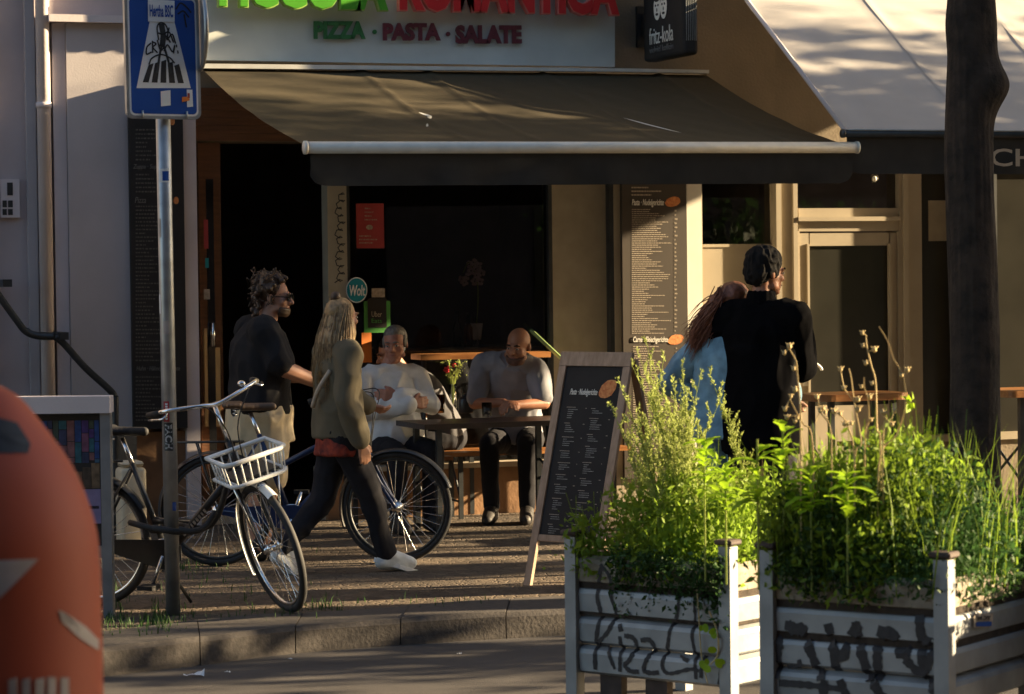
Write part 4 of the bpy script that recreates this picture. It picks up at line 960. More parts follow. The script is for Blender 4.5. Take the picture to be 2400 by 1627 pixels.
# walking figure and the marker scribble over it
for P_, w_ in (([(.205, .47), (.212, .42), (.206, .375)], .030), ([(.204, .38), (.190, .325), (.178, .262), (.172, .235)], .012), ([(.210, .38), (.228, .325), (.246, .262), (.252, .235)], .012), ([(.206, .44), (.235, .41), (.25, .39)], .009)): stroke('figure', P_, w_, 'metal_dark', .0062)
for P_ in ([(.185, .40), (.178, .46), (.195, .485), (.222, .48), (.238, .45), (.236, .41)], [(.18, .435), (.21, .428), (.245, .44), (.268, .39)], [(.245, .46), (.232, .40), (.262, .43), (.280, .385)],
           [(.140, .38), (.118, .36), (.115, .325), (.142, .335)], [(.150, .39), (.150, .335)], [(.150, .388), (.170, .378), (.152, .36), (.175, .335)], [(.178, .395), (.195, .345), (.215, .37), (.19, .372)], [(.215, .345), (.235, .375), (.262, .34), (.275, .375), (.268, .335)],
           [(.128, .275), (.145, .305), (.195, .325), (.245, .31), (.270, .285)], [(.285, .375), (.286, .366)], [(.292, .345), (.293, .335)], [(.18, .50), (.205, .505), (.230, .50)]): stroke('scribble', P_, .0075, 'ink', .0072)
for P_ in ([(.29, .56), (.315, .59), (.35, .57), (.372, .545)], [(.30, .535), (.33, .55), (.36, .52)], [(.335, .53), (.345, .47)]): stroke('scribble', P_, .008, 'ink', .0045)
# round sign on the same pole, seen from its edge
rc = AT(467, 72, dp+.06); rn = camvec(.92, .30)
bm = B(); R_ = rn.to_track_quat('Z', 'Y').to_matrix().to_4x4(); M4 = Matrix.Translation(rc) @ R_
lathe(bm, [(.20, -.004), (.212, -.018), (.216, -.004), (.212, .006), (.20, .006)], (0, 0, 0), 40, M4); emit('round_sign', bm, M['metal'], sp, True)
def wrap(me, centre_h, a0):
    """bend a flat mesh (x across, y up, z out) round the pole"""
    co = np.empty(len(me.vertices)*3); me.vertices.foreach_get('co', co); co = co.reshape(-1, 3); out = np.empty_like(co)
    fwd_ = -CD; rt_ = CR
    for i, (x, y, z) in enumerate(co):
        t = x/PR+a0; r = PR+.0012+z; q = base + pax*(centre_h+y) + (rt_*sin(t)+fwd_*cos(t))*r; out[i] = q
    me.vertices.foreach_set('co', out.reshape(-1)); me.update(); return me
def patch(nm, h0, h1, x0, x1, m, out=0.):
    bm = B(); n = 6; g = [[bm.verts.new((x0+(x1-x0)*i/n, h0+(h1-h0)*j, out)) for i in range(n+1)] for j in (0, 1)]
    for i in range(n): bm.faces.new((g[0][i], g[0][i+1], g[1][i+1], g[1][i]))
    me = bpy.data.meshes.new(nm); bm.to_mesh(me); bm.free(); emit(nm, wrap(me, 0, 0), M[m], sp, True)
def hpole(py): return (AT(395, py, dp)-base).dot(pax)
patch('sticker', hpole(988), hpole(940), -.024, .006, 'poster_red'); patch('sticker', hpole(1056), hpole(990), -.024, .022, 'metal_dark')
me = text_mesh('FACH', .04, 0, .02); co = np.empty(len(me.vertices)*3); me.vertices.foreach_get('co', co); co = co.reshape(-1, 3); lo, hi = co.min(0), co.max(0)
hA, hB = hpole(1052), hpole(994); n_ = np.stack([-.018+.036*(co[:, 1]-lo[1])/(hi[1]-lo[1]), hB-(hB-hA)*(co[:, 0]-lo[0])/(hi[0]-lo[0]), .0010+0*co[:, 0]], 1); me.vertices.foreach_set('co', n_.reshape(-1)); emit('lettering', wrap(me, 0, 0), M['white_sign'], sp)
me = text_mesh('URBAN', .02, 0, .02); bpy.data.meshes.remove(me)
bm = B()
for i in range(7): h = hpole(984)+(hpole(944)-hpole(984))*(i+.2)/7; hull = [(-.014, h), (-.002, h), (-.002, h+.008), (-.014, h+.008)]; bm.faces.new([bm.verts.new((a, b, .0008)) for a, b in hull])
me = bpy.data.meshes.new('p'); bm.to_mesh(me); bm.free(); emit('sticker_print', wrap(me, 0, 0), M['white_sign'], sp, kind='stuff')
patch('sticker', hpole(428), hpole(396), -.018, .030, 'white_sign'); patch('sticker', hpole(424), hpole(402), -.004, .028, 'blue_sign', .0008); patch('sticker', hpole(556), hpole(513), -.036, -.018, 'bin_print'); patch('sticker', hpole(1196), hpole(1176), .012, .034, 'blue_sign')
patch('sticker', hpole(735), hpole(690), -.048, -.030, 'white_sign'); patch('sticker', hpole(783), hpole(752), -.016, .016, 'bin_print')
# ================================================================ POSTER CASE AND ORANGE BIN (near the viewer, at the left)
s0 = 461; pc = floor_at(255, s0, 1390); pr, pd = CR, CD
ca = thing('poster_case', 'grey metal poster case with colourful city poster behind the orange bin', 'poster case', pc)
zt = 1.7-(928-662)/s0
def pbox(nm, a0, a1, d0, d1, z0, z1, m, parent=ca):
    bm = B(); box(bm, pc+pr*(a0+a1)/2+pd*(d0+d1)/2+Z*(z0+z1)/2, pr*(a1-a0)/2, pd*(d1-d0)/2, Z*(z1-z0)/2); return emit(nm, bm, M[m], parent)
pbox('top_beam', -.86, .026, -.05, .09, zt-.085, zt, 'plaster_light'); pbox('post', -.026, .024, -.035, .05, -.02, zt-.086, 'planter_post'); pbox('post', -.86, -.81, -.035, .05, -.02, zt-.086, 'metal')
pbox('lower_rail', -.81, -.027, -.02, .05, .30, .36, 'metal'); pbox('back_panel', -.81, -.027, .02, .04, .36, zt-.087, 'metal_dark')
zp0, zp1 = 1.7-(1232-662)/s0, zt-.10
ps_ = pbox('poster', -.44, -.032, .012, .018, zp0, zp1, 'black'); r_ = random.Random(3)
def pq(nm, a0, a1, z0, z1, m): 
    bm = B(); P = [pc+pr*a+pd*.009+Z*z for a, z in ((a0, z0), (a1, z0), (a1, z1), (a0, z1))]; prism(bm, P, pd*.002); emit(nm, bm, m, ps_)
cols = [mat('print_%d' % i, c, .6, var=.35, scale=25) for i, c in enumerate(((.02, .06, .22), (.06, .03, .16), (.02, .10, .14), (.16, .06, .12), (.03, .04, .10), (.05, .12, .20), (.20, .09, .10), (.04, .06, .05)))]
a = -.436
while a < -.04:
    wd = r_.uniform(.02, .045); z = zp0+.24*(zp1-zp0)+.2; 
    b_ = min(a+wd, -.035); zz = zp1-.02
    while zz > zp0+.34:
        h = r_.uniform(.04, .12); pq('print', a, b_-.003, max(zz-h, zp0+.32), zz-.004, r_.choice(cols)); zz -= h
    a += wd
browns = [mat('print_brown_%d' % i, c, .6, var=.4, scale=25) for i, c in enumerate(((.12, .07, .04), (.07, .05, .035), (.18, .12, .07)))]
for i in range(9): pq('print', -.436+i*.0445, -.436+i*.0445+.042, zp0+.19, zp0+.19+r_.uniform(.08, .13), browns[i % 3])
pq('print', -.436, -.035, zp0+.01, zp0+.185, mat('print_lilac', (.24, .20, .36), .6, var=.15, scale=12)); pq('print', -.12, -.045, zp0+.085, zp0+.10, M['ink'])
bs = 1150; bc = floor_at(-28, bs, 1600)
bn = thing('litter_bin', 'rounded orange street litter bin with worn white print in front of everything', 'litter bin', bc)
br = 262/bs; zt_ = 1.7-(893-664)/bs
prof = [(.19, .62), (.222, .64), (.232, .70), (.232, .90), (.231, 1.02), (.230, 1.11), (.224, 1.191), (.204, 1.263), (.177, 1.326), (.132, 1.393), (.077, 1.464), (.03, 1.494), (.006, zt_)]
P3 = spline([(r, h, 0) for r, h in prof], 4)
bm = B(); lathe(bm, [(p.x, p.y) for p in P3], bc, 56); bb = emit('bin_body', bm, M['orange_bin'], bn, True)
def rad_at(z):
    for p, q in zip(P3, P3[1:]):
        if p.y <= z <= q.y: return p.x+(q.x-p.x)*(z-p.y)/max(1e-6, q.y-p.y)
    return br
def on_bin(px, py):
    """point of the bin's skin seen at that pixel"""
    r = ray(px, py); lo_ = (F/bs)-.30; d = lo_
    for i in range(300):
        q = CAM+r*d
        if 0 < q.z < zt_ and sqrt((q.x-bc.x)**2+(q.y-bc.y)**2) < rad_at(q.z)+.003: return q
        d += .002
    return q
def bin_patch(nm, poly, m, n=7):
    bm = B(); c = (sum(p[0] for p in poly)/len(poly), sum(p[1] for p in poly)/len(poly)); rings = [[c]]
    E_ = []
    for p, q in zip(poly, poly[1:]+poly[:1]): E_ += [(p[0]+(q[0]-p[0])*k/n, p[1]+(q[1]-p[1])*k/n) for k in range(n)]
    R0 = None
    for f in (.02, .35, .7, 1.0):
        R1 = [bm.verts.new(on_bin(c[0]+(x-c[0])*f, c[1]+(y-c[1])*f)) for x, y in E_]
        if R0: 
            for k in range(len(E_)): bm.faces.new((R0[k], R0[(k+1) % len(E_)], R1[(k+1) % len(E_)], R1[k]))
        R0 = R1
    emit(nm, bm, M[m], bn, True)
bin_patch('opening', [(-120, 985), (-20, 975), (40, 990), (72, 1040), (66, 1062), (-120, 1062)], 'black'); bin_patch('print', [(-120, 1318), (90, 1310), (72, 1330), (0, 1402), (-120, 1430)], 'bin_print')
bin_patch('print', [(138, 1430), (152, 1436), (200, 1468), (232, 1500), (232, 1525), (190, 1498), (145, 1458)], 'bin_print')
for x in (20, 52, 84, 112, 142): bin_patch('print', [(x, 1590+4*sin(x)), (x+20, 1588), (x+20, 1640), (x, 1640)], 'bin_print', 3)
bm = B(); tube(bm, [bc-Z*.02, bc+Z*.66], .05, 14); emit('stand', bm, M['metal_dark'], bn, True)
# ================================================================ SANDWICH BOARD
sb0 = G(1226, 1372); wv = camvec(cos(radians(-40)), sin(radians(-40))); lv = Vector((-wv.y, wv.x, 0))
if lv.dot(CD) < 0: lv = -lv
HT, WD_, LN = 1.28, .50, .36
upv = (Z*HT+lv*LN).normalized(); SL = sqrt(HT*HT+LN*LN); nv = wv.cross(upv)
sb = thing('sandwich_board', 'wooden pavement menu board with black panel beside the seated men', 'menu board', sb0)
def AB(a, b, o=0.): return sb0+wv*a+upv*b+nv*o
def abx(nm, a0, a1, b0, b1, o0, o1, m, parent=sb):
    bm = B(); hull_box(bm, [AB(a0, b0, o0), AB(a1, b0, o0), AB(a1, b1, o0), AB(a0, b1, o0), AB(a0, b0, o1), AB(a1, b0, o1), AB(a1, b1, o1), AB(a0, b1, o1)]); return emit(nm, bm, M[m], parent)
fr = .048
abx('frame_rail', 0, fr, 0, SL-.082, -.022, .0, 'wood_light'); abx('frame_rail', WD_-fr, WD_, 0, SL-.082, -.022, .0, 'wood_light'); abx('frame_rail', 0, WD_, SL-.08, SL, -.022, .001, 'wood_light'); abx('frame_rail', fr+.001, WD_-fr-.001, .255, .29, -.02, -.002, 'wood_light')
pn = abx('panel', fr, WD_-fr, .29, SL-.081, -.018, -.010, 'board_black')
for sgn in (0, 1):
    bm = B(); a0 = sgn*(WD_-fr); q0 = sb0+wv*(a0+fr/2)+lv*(LN*2)+Z*0; q1 = AB(a0+fr/2, SL-.03, -.05); d = (q1-q0)/2; box(bm, (q0+q1)/2, wv*fr/2, d, d.cross(wv).normalized()*.012); emit('rear_leg', bm, M['wood_light'], sb)
pa0, pa1, pb0, pb1 = fr+.01, WD_-fr-.01, .30, SL-.09
def PF(a, b, o=-.0085): return AB(pa0+(pa1-pa0)*a, pb1-(pb1-pb0)*b, o)
emit('heading', text_on('Pasta · Nudelgerichte', PF(.12, .175), wv, upv, (pa1-pa0)*.50, .045, .002, bold=.01, shear=.3), M['chalk_white'], sb)
bm = B(); blob(bm, lambda a, b: PF(.80+.15*a, .125+.055*b-.02*a, -.0075), seed=4); emit('dish_picture', bm, M['pizza'], sb)
M['chalk_grey'] = mat('menu_print_grey', (.30, .29, .27), .8, var=.25, scale=30)
bm = B(); bmp = B(); bmh = B(); r_ = random.Random(9)
for col in (0, 1):
    b = .235+(.0 if col == 0 else .005)
    while b < .955:
        n = r_.randint(2, 5); ca0 = .10+.45*col
        rows(bmh, lambda x, y: PF(ca0+.26*x, b+.011*y), 1, 0, .9, .01, int(b*1e4)+col)
        rows(bm, lambda x, y: PF(ca0+.03+.22*x, b+.013+.0125*n*y), n, 0, .95, .012, int(b*1e4)+col+7)
        rows(bmp, lambda x, y: PF(ca0+.345+.04*x, b+.004+.012*y), 1, 0, 1, .01, int(b*1e4)+col+9)
        b += .020+.0125*n+.014
emit('print', bm, M['chalk_grey'], sb, kind='stuff'); emit('price_print', bmp, M['chalk'], sb, kind='stuff'); emit('dish_names', bmh, M['chalk'], sb, kind='stuff')
# ================================================================ TABLES, BENCHES, GLASSES
def table(nm, label, c, ax, L, Wd, H, th, m, legm, group=None, round_=.0):
    t = thing(nm, label, 'table', Vector((c.x, c.y, 0)), group); ay = Z.cross(ax)
    bm = B(); P = []
    for sx, sy in ((1, -1), (1, 1), (-1, 1), (-1, -1)):
        if round_:
            r = round_; cx, cy = sx*(L/2-r), sy*(Wd/2-r); a0 = {(1, -1): -pi/2, (1, 1): 0, (-1, 1): pi/2, (-1, -1): pi}[(sx, sy)]
            P += [t.location+ax*(cx+r*cos(a0+pi/2*k/6))+ay*(cy+r*sin(a0+pi/2*k/6))+Z*H for k in range(7)]
        else: P.append(t.location+ax*sx*L/2+ay*sy*Wd/2+Z*H)
    prism(bm, P, (0, 0, -th)); emit('table_top', bm, m, t)
    for sx in (-1, 1):
        for sy in (-1, 1):
            q = t.location+ax*sx*(L/2-.12)+ay*sy*(Wd/2-.07); bm = B(); box(bm, q+Z*(H-th)/2, ax*.018, ay*.018, Z*(H-th)/2-Z*.001); emit('leg', bm, legm, t)
        q = t.location+ax*sx*(L/2-.12); bm = B()
        tube(bm, [q-ay*(Wd/2-.07)+Z*.32, q+ay*(Wd/2-.07)+Z*(H*.62)], .010, 6); tube(bm, [q+ay*(Wd/2-.07)+Z*.32, q-ay*(Wd/2-.07)+Z*(H*.62)], .010, 6); emit('brace', bm, legm, t)
    return t
M['table_dark'] = wood('dark_table_wood', (.045, .028, .020), (.025, .016, .012), (3, 14, 14), .35)
tc_ = floor_at(1150, 349); axw = Vector((1, 0, 0))
table('table', 'dark table with glasses and flowers in front of the two seated men', tc_, axw, 1.12, .60, .745, .035, M['table_dark'], M['metal_dark'])
def bench(label, c, ax, L, m, group='benches at the restaurant tables', H=.47):
    t = thing('bench', label, 'bench', Vector((c.x, c.y, 0)), group); ay = Z.cross(ax)
    bm = B(); box(bm, t.location+Z*(H-.014), ax*L/2, ay*.135, Z*.014); emit('seat', bm, m, t)
    for sx in (-1, 1):
        q = t.location+ax*sx*(L/2-.2)
        for sy in (-1, 1):
            bm = B(); box(bm, q+ay*sy*.10+Z*(H-.03)/2, ax*.016, ay*.012, Z*(H-.03)/2); emit('leg', bm, M['metal_dark'], t)
        bm = B(); tube(bm, [q-ay*.1+Z*.12, q+ay*.1+Z*.12], .008, 6); tube(bm, [q-ay*.09+Z*.14, q+ay*.09+Z*.40], .008, 6); emit('brace', bm, M['metal_dark'], t)
    return t
bench('pine bench along the wall under the bald man', floor_at(1240, 327), axw, 1.5, M['wood_orange'])
bench('pine bench end under the grey-haired man', floor_at(905, 340), axw, .9, M['wood_orange'])
bench('pine bench by the wall under the guest in charcoal', floor_at(1050, 324.5), axw, .7, M['wood_orange'])
wl = thing('ledge_table', 'long pine ledge on thin legs in front of the shop window behind the diners', 'table', Vector((W(1070, 900, .3).x, YW-.3, 0)))
bm = B(); za = W(1070, 829, .35).z; x_a, x_b = W(985, 830, .35).x, W(1290, 830, .35).x; abox(bm, x_a, x_b, YW-.36, YW-.14, za-.04, za); emit('board', bm, M['wood_orange'], wl)
for x in (x_a+.06, x_b-.06):
    bm = B(); tube(bm, [(x, YW-.25, 0), (x, YW-.25, za-.04)], .018, 8); emit('leg', bm, M['metal_dark'], wl, True)
def tumbler(c, r, h, m):
    bm = B(); lathe(bm, [(r*.86, 0), (r*.9, .004), (r, h), (r*.93, h-.001), (r*.84, .012), (.001, .011)], c, 18); return bm
def on_table(px, py): return G(px, py, .746)
q = on_table(1031, 968); t = tag(emit('tea_glass', tumbler(q, .036, .13, None), M['amber'], smooth=True), 'tall amber drink glass beside the flower vase', 'glass')
q = on_table(1141, 976); t = tag(emit('water_glass', tumbler(q, .036, .095, None), M['glass'], smooth=True), 'clear tumbler near the bald man\'s forearm', 'glass')
q = on_table(1062, 962)
v = thing('flower_vase', 'slim glass vase with red flowers and dry stems on the dark table', 'vase', q)
bm = B(); lathe(bm, [(.030, 0), (.034, .02), (.030, .10), (.024, .16), (.027, .19), (.022, .188), (.02, .10), (.001, .012)], q, 18); emit('vase', bm, M['glass'], v, True)
r_ = random.Random(4); bm = B(); bmf = []
for i in range(16):
    a = r_.uniform(0, 2*pi); tip = q+Vector((cos(a)*r_.uniform(.02, .07), sin(a)*.05, r_.uniform(.24, .36))); tube(bm, spline([q+Z*.02, q+Z*.17+Vector((cos(a)*.01, sin(a)*.01, 0)), tip], 3), .0025, 5); bmf.append(tip)
emit('stem', bm, M['weed'], v, kind='stuff')
for px, py in ((1050, 862), (1064, 856), (1046, 870)):
    t_ = V_ = PS(px, py, F/((q-CAM).dot(FWD))); bm = B(); r2 = random.Random(px)
    for k in range(9): ellipsoid(bm, t_+Vector((r2.gauss(0, .008), r2.gauss(0, .008), r2.gauss(0, .008))), .010, .010, .008, None, 1)
    emit('flower', bm, M['flower_red'], v, True)
v2 = np.array([tuple(b) for b in bmf for _ in range(9)])+rng.normal(size=(len(bmf)*9, 3))*.018
emit('leaf', np_mesh('leaf', [leaf_mesh(v2, .022)]), M['weed'], v, kind='stuff')
bt = thing('cruet', 'dark round condiment pot on the table behind the vase', 'pot', on_table(1092, 968))
bm = B(); lathe(bm, [(.05, 0), (.055, .01), (.055, .09), (.045, .11), (.03, .115)], bt.location, 20); emit('pot', bm, M['paint_black'], bt, True); bm = B(); lathe(bm, [(.032, .116), (.03, .13), (.008, .14)], bt.location, 16); emit('lid', bm, M['paint_black'], bt, True)
gp0, gp1 = PS(1229, 760, 320), PS(1302, 828, 326)
bm = B(); tube(bm, [gp0, gp0.lerp(gp1, 1.0), gp1+(gp1-gp0)*2.2], .014, 10); pk = tag(emit('green_pole', bm, M['pale_green'], smooth=True), 'slanting light green pole behind the bald man and the board', 'pole')
# right-hand bar table with bench
q = floor_at(2000, 352); t = table('table', 'varnished pine table with rounded corners in front of the glass door', q, Vector((1, 0, 0)), .70, .42, .905, .045, M['wood_orange'], M['metal_dark'], 'pine tables at the neighbouring shop', .12)
q = floor_at(2085, 358); bench('pine bench in front of the glass door beside the varnished table', q, Vector((1, 0, 0)), .62, M['wood_orange'], 'benches at the restaurant tables', .60)
q = floor_at(2440, 352); t = table('table', 'varnished pine table at the picture edge behind the tree trunk', q, Vector((1, 0, 0)), .75, .50, .92, .045, M['wood_orange'], M['metal_dark'], 'pine tables at the neighbouring shop', .05)
# flowers and bottles inside the window
q = W(1112, 830, -.35); oc = thing('orchid', 'pale pink orchid in bloom behind the restaurant window', 'plant', Vector((q.x, q.y, W(1110, 790, -.35).z)))
bm = B(); tube(bm, spline([W(1112, 800, -.35), W(1120, 720, -.35), W(1118, 660, -.35), W(1100, 615, -.35), W(1085, 640, -.35)], 5), .004, 6); emit('stem', bm, M['weed'], oc)
r_ = random.Random(6)
for i in range(12):
    px, py = [(1110, 615), (1122, 622), (1104, 635), (1118, 645), (1095, 648), (1088, 662), (1125, 660), (1112, 660), (1100, 620), (1128, 640), (1082, 655), (1116, 630)][i]
    c = W(px, py, -.34+r_.uniform(-.03, .03)); bm = B()
    for k in range(5):
        a = 2*pi*k/5+r_.random(); ellipsoid(bm, c+Vector((cos(a)*.018, r_.uniform(-.008, .008), sin(a)*.018)), .017, .005, .014, Matrix.Rotation(r_.uniform(-.6, .6), 3, 'Z'), 1)
    emit('blossom', bm, M['orchid'], oc, True)
bm = B(); qq = Vector(oc.location); lathe(bm, [(.05, -.02), (.065, .10), (.06, .10), (.045, -.01)], qq, 20); emit('pot', bm, M['plaster_light'], oc, True)
ish = thing('counter', 'dark wooden counter inside the restaurant window', 'counter', (W(1070, 900, -.5).x, YW+.5, .45))
bm = B(); zc = W(1070, 812, -.35).z; abox(bm, W(840, 900, -.5).x, W(1285, 900, -.5).x, YW+.12, YW+.75, .02, zc); emit('body', bm, M['table_dark'], ish)
for k, (px, h, r, mm) in enumerate(((1072, .26, .034, 'glass'), (1112, .22, .030, 'glass'), (1098, .24, .032, 'amber'))):
    q = W(px, 800, -.3); q = Vector((q.x, q.y, zc+.001)); bm = B(); lathe(bm, [(r, 0), (r, h*.55), (r*.35, h*.72), (r*.35, h)], q, 14)
    tag(emit('bottle', bm, M[mm], smooth=True), ('tall clear bottle', 'short clear bottle', 'brown glass bottle')[k]+' on the counter inside the window below the orchid', 'bottle')
# cream bin by the grey wall
q = floor_at(309, 372, 1280); cb = thing('waste_bin', 'rounded cream plastic bin standing behind the black bicycle', 'bin', q)
bm = B(); hh = 1.7-(1078-660)/372
box(bm, q+Z*hh/2*.93, Vector((.085, 0, 0)), Vector((0, .09, 0)), Z*hh/2*.93); bmesh.ops.bevel(bm, geom=bm.edges[:], offset=.03, segments=3, affect='EDGES', profile=.5); emit('body', bm, M['cream_bin'], cb, True)
bm = B(); box(bm, q+Z*(hh*.965), Vector((.07, 0, 0)), Vector((0, .08, 0)), Z*hh*.033); bmesh.ops.bevel(bm, geom=bm.edges[:], offset=.02, segments=3, affect='EDGES', profile=.5); emit('lid', bm, M['cream_bin'], cb, True)
# litter on the road
for i, (px, py, L, lab, mm) in enumerate(((455, 1586, .10, 'white crumpled paper scrap lying on the road', 'white_sign'), (533, 1577, .03, 'small pale scrap on the road right of the paper', 'white_sign'), (680, 1546, .02, 'tiny white scrap by the kerb below the bicycle wheel', 'white_sign'), (1076, 1534, .025, 'tiny pale scrap by the kerb left of the planter', 'white_sign'))):
    q = G(px, py, ROAD_Z); r_ = random.Random(i); bm = B(); n = 6
    top_ = [bm.verts.new(q+CR*L*(k/n-.5)+CD*r_.uniform(-.4, .4)*L*.5+Z*(.004+r_.uniform(0, .35)*L*(.3+k/n))) for k in range(n+1)]; bot = [bm.verts.new(q+CR*L*(k/n-.5)-CD*L*.3*(k+1)/n+Z*(.003+r_.uniform(0, .1)*L)) for k in range(n+1)]
    for k in range(n): bm.faces.new((bot[k], bot[k+1], top_[k+1], top_[k]))
    tag(emit('paper_scrap', bm, M[mm]), lab, 'litter', 'paper scraps on the road')
# ================================================================ BICYCLES
def bicycle(label, rear, front_dir, WBASE, R, lean, steer, frame_m, fender_m, tyre_m, saddle_m, basket=False, text=False, r_lamp=True, H_SADDLE=.92, bars_h=1.02, kick=True, rim_m='chrome'):
    root = thing('bicycle', label, 'bicycle', rear, 'bicycles by the sign pole'); fx = front_dir.normalized(); fy = Z.cross(fx)
    Rm = Matrix((fx, fy, Z)).transposed().to_4x4(); M0 = Matrix.Translation(rear) @ Rm @ Matrix.Rotation(lean, 4, 'X')
    ha = radians(69); sd = Vector((-cos(ha), 0, sin(ha)))         # steering axis direction (up)
    fa = Vector((WBASE, 0, R)); hb = fa + sd*.40 - Vector((.055, 0, 0)); ht = hb+sd*.17
    MS = M0 @ Matrix.Translation(hb) @ Matrix.Rotation(steer, 4, sd) @ Matrix.Translation(-hb)
    bb = Vector((.44, 0, R-.06)); st = Vector((.44-.19, 0, H_SADDLE-.16)); ra = Vector((0, 0, R))
    def part(nm, fn, m, M4=M0, parent=root, smooth=True, **k): bm = B(); fn(bm, M4); return emit(nm, bm, m if isinstance(m, bpy.types.Material) else M[m], parent, smooth, **k)
    def fr(bm, M4):
        tube(bm, [bb, hb+sd*.03], .021, 10, M4); tube(bm, [st.lerp(bb, .42), ht-sd*.05], .018, 10, M4) if not basket else tube(bm, spline([st.lerp(bb, .62), (.70, 0, R+.10), hb+sd*.10], 5), .018, 10, M4)
        tube(bm, [bb, st], .016, 10, M4); tube(bm, [hb-sd*.005, ht], .021, 10, M4)
        for y in (-.055, .055): tube(bm, [bb+Vector((0, y*.5, 0)), ra+Vector((0, y, 0))], .010, 8, M4); tube(bm, [st+Vector((0, y*.3, -.03)), ra+Vector((0, y, 0))], .008, 8, M4)
    fo = part('frame', fr, frame_m)
    if text:
        d = (hb-bb).normalized(); nn = Vector((0, -1, 0)); uu = nn.cross(d); 
        bm = B(); r_ = random.Random(2)
        for i in range(9):
            q = bb+d*(.16+.022*i)+nn*.0225; w_ = r_.uniform(.010, .016); bm.faces.new([bm.verts.new(M0 @ (q+d*a*w_/2+uu*b*.011)) for a, b in ((-1, -1), (1, -1), (1, 1), (-1, 1))])
        emit('frame_print', bm, M['chalk'], fo, kind='stuff')
    for wc, M4 in ((ra, M0), (fa, MS)):
        w_ = part('wheel', lambda bm, M4: tube(bm, [wc+Vector((cos(2*pi*k/44)*(R-.020), 0, sin(2*pi*k/44)*(R-.020))) for k in range(44)], .020, 10, M4, closed=True), tyre_m, M4)
        part('rim', lambda bm, M4: tube(bm, [wc+Vector((cos(2*pi*k/44)*(R-.045), 0, sin(2*pi*k/44)*(R-.045))) for k in range(44)], .011, 8, M4, closed=True), rim_m, M4, w_)
        part('hub', lambda bm, M4: (tube(bm, [wc-Vector((0, .05, 0)), wc+Vector((0, .05, 0))], .018, 12, M4), [tube(bm, [wc+Vector((0, y-.003, 0)), wc+Vector((0, y+.003, 0))], .032, 14, M4) for y in (-.03, .03)]), 'chrome', M4, w_)
        def spokes(bm, M4):
            for k in range(32):
                a = 2*pi*k/32; b = a+(.35 if k % 4 < 2 else -.35); y = .03 if k % 2 else -.03
                tube(bm, [wc+Vector((cos(b)*.03, y, sin(b)*.03)), wc+Vector((cos(a)*(R-.05), 0, sin(a)*(R-.05)))], .0016, 4, M4, caps=False)
        part('spokes', spokes, 'chrome', M4, w_, kind='stuff')
    def fender(wc, a0, a1, M4, m=fender_m):
        bm = B(); n = 26; L = []
        for i in range(n+1):
            a = radians(a0+(a1-a0)*i/n); rr = R+.016; row = []
            for y, dr in ((-.028, -.014), (-.016, .0), (0, .004), (.016, .0), (.028, -.014)): row.append(bm.verts.new(M4 @ (wc+Vector((cos(a)*(rr+dr), y, sin(a)*(rr+dr))))))
            L.append(row)
        for p, q in zip(L, L[1:]):
            for k in range(4): bm.faces.new((p[k], p[k+1], q[k+1], q[k]))
        return emit('mudguard', bm, M[m], root, True)
    fender(ra, 30, 195, M0)
    if basket: fender(fa, 62, 128, MS, 'paint_white'); fender(fa, 128.6, 215, MS, 'paint_white')
    else: fender(fa, 20, 200, MS)
    def fork(bm, M4):
        cr_ = hb-sd*.02; tube(bm, [cr_-Vector((0, .05, 0)), cr_+Vector((0, .05, 0))], .014, 8, M4)
        for y in (-.05, .05): tube(bm, spline([cr_+Vector((0, y, 0)), cr_.lerp(fa, .6)+Vector((-.012, y, 0)), fa+Vector((0, y, 0))], 4), [.013]*5+[.011]*4, 8, M4)
    part('fork', fork, frame_m, MS)
    hz = bars_h; stem_top = ht+sd*((hz-ht.z)/sd.z)
    def stem(bm, M4): tube(bm, [ht, stem_top], .013, 10, M4); tube(bm, [stem_top, stem_top+Vector((.05, 0, .01))], .012, 10, M4)
    part('stem', stem, 'chrome', MS)
    hc = stem_top+Vector((.05, 0, .01))
    part('handlebar', lambda bm, M4: tube(bm, spline([hc+Vector((-.17, -.29, .01)), hc+Vector((-.05, -.25, .035)), hc+Vector((.01, -.10, .02)), hc, hc+Vector((.01, .10, .02)), hc+Vector((-.05, .25, .035)), hc+Vector((-.17, .29, .01))], 5), .0115, 10, M4), 'chrome', MS)
    for y in (-1, 1):
        part('grip', lambda bm, M4: tube(bm, [hc+Vector((-.10, y*.273, .022)), hc+Vector((-.215, y*.30, .0))], .017, 10, M4), 'rubber', MS)
        part('brake_cable', lambda bm, M4: tube(bm, spline([hc+Vector((-.05, y*.22, .02)), hc+Vector((.13, y*.12, .04)), hc+Vector((.12, y*.03, -.12)), hb+Vector((.04, y*.02, -.02))], 6), .0035, 5, M4), 'rubber', MS)
        part('brake_lever', lambda bm, M4: tube(bm, spline([hc+Vector((-.07, y*.25, .02)), hc+Vector((-.06, y*.285, .0)), hc+Vector((-.16, y*.325, -.01))], 3), .006, 6, M4), 'chrome', MS)
    part('bell', lambda bm, M4: ellipsoid(bm, M4 @ (hc+Vector((-.02, .16, .055))), .022, .022, .018), 'chrome', MS)
    sdt = st + (st-bb).normalized()*.14
    part('seat_post', lambda bm, M4: tube(bm, [st.lerp(bb, .1), sdt], .0135, 10, M4), 'chrome')
    bm = B(); 
    for t in np.linspace(0, 1, 12):
        x = .13-.27*t; wd = .022+.075*max(0, (t-.30)/.70)**.8 if t > .3 else .022+.01*t; ellipsoid(bm, M0 @ (sdt+Vector((x, 0, .035+.012*(t > .7)))), .030, wd, .026, Rm.to_3x3(), 2)
    emit('saddle', remeshed(bm, .008, 3), M[saddle_m], root, True)
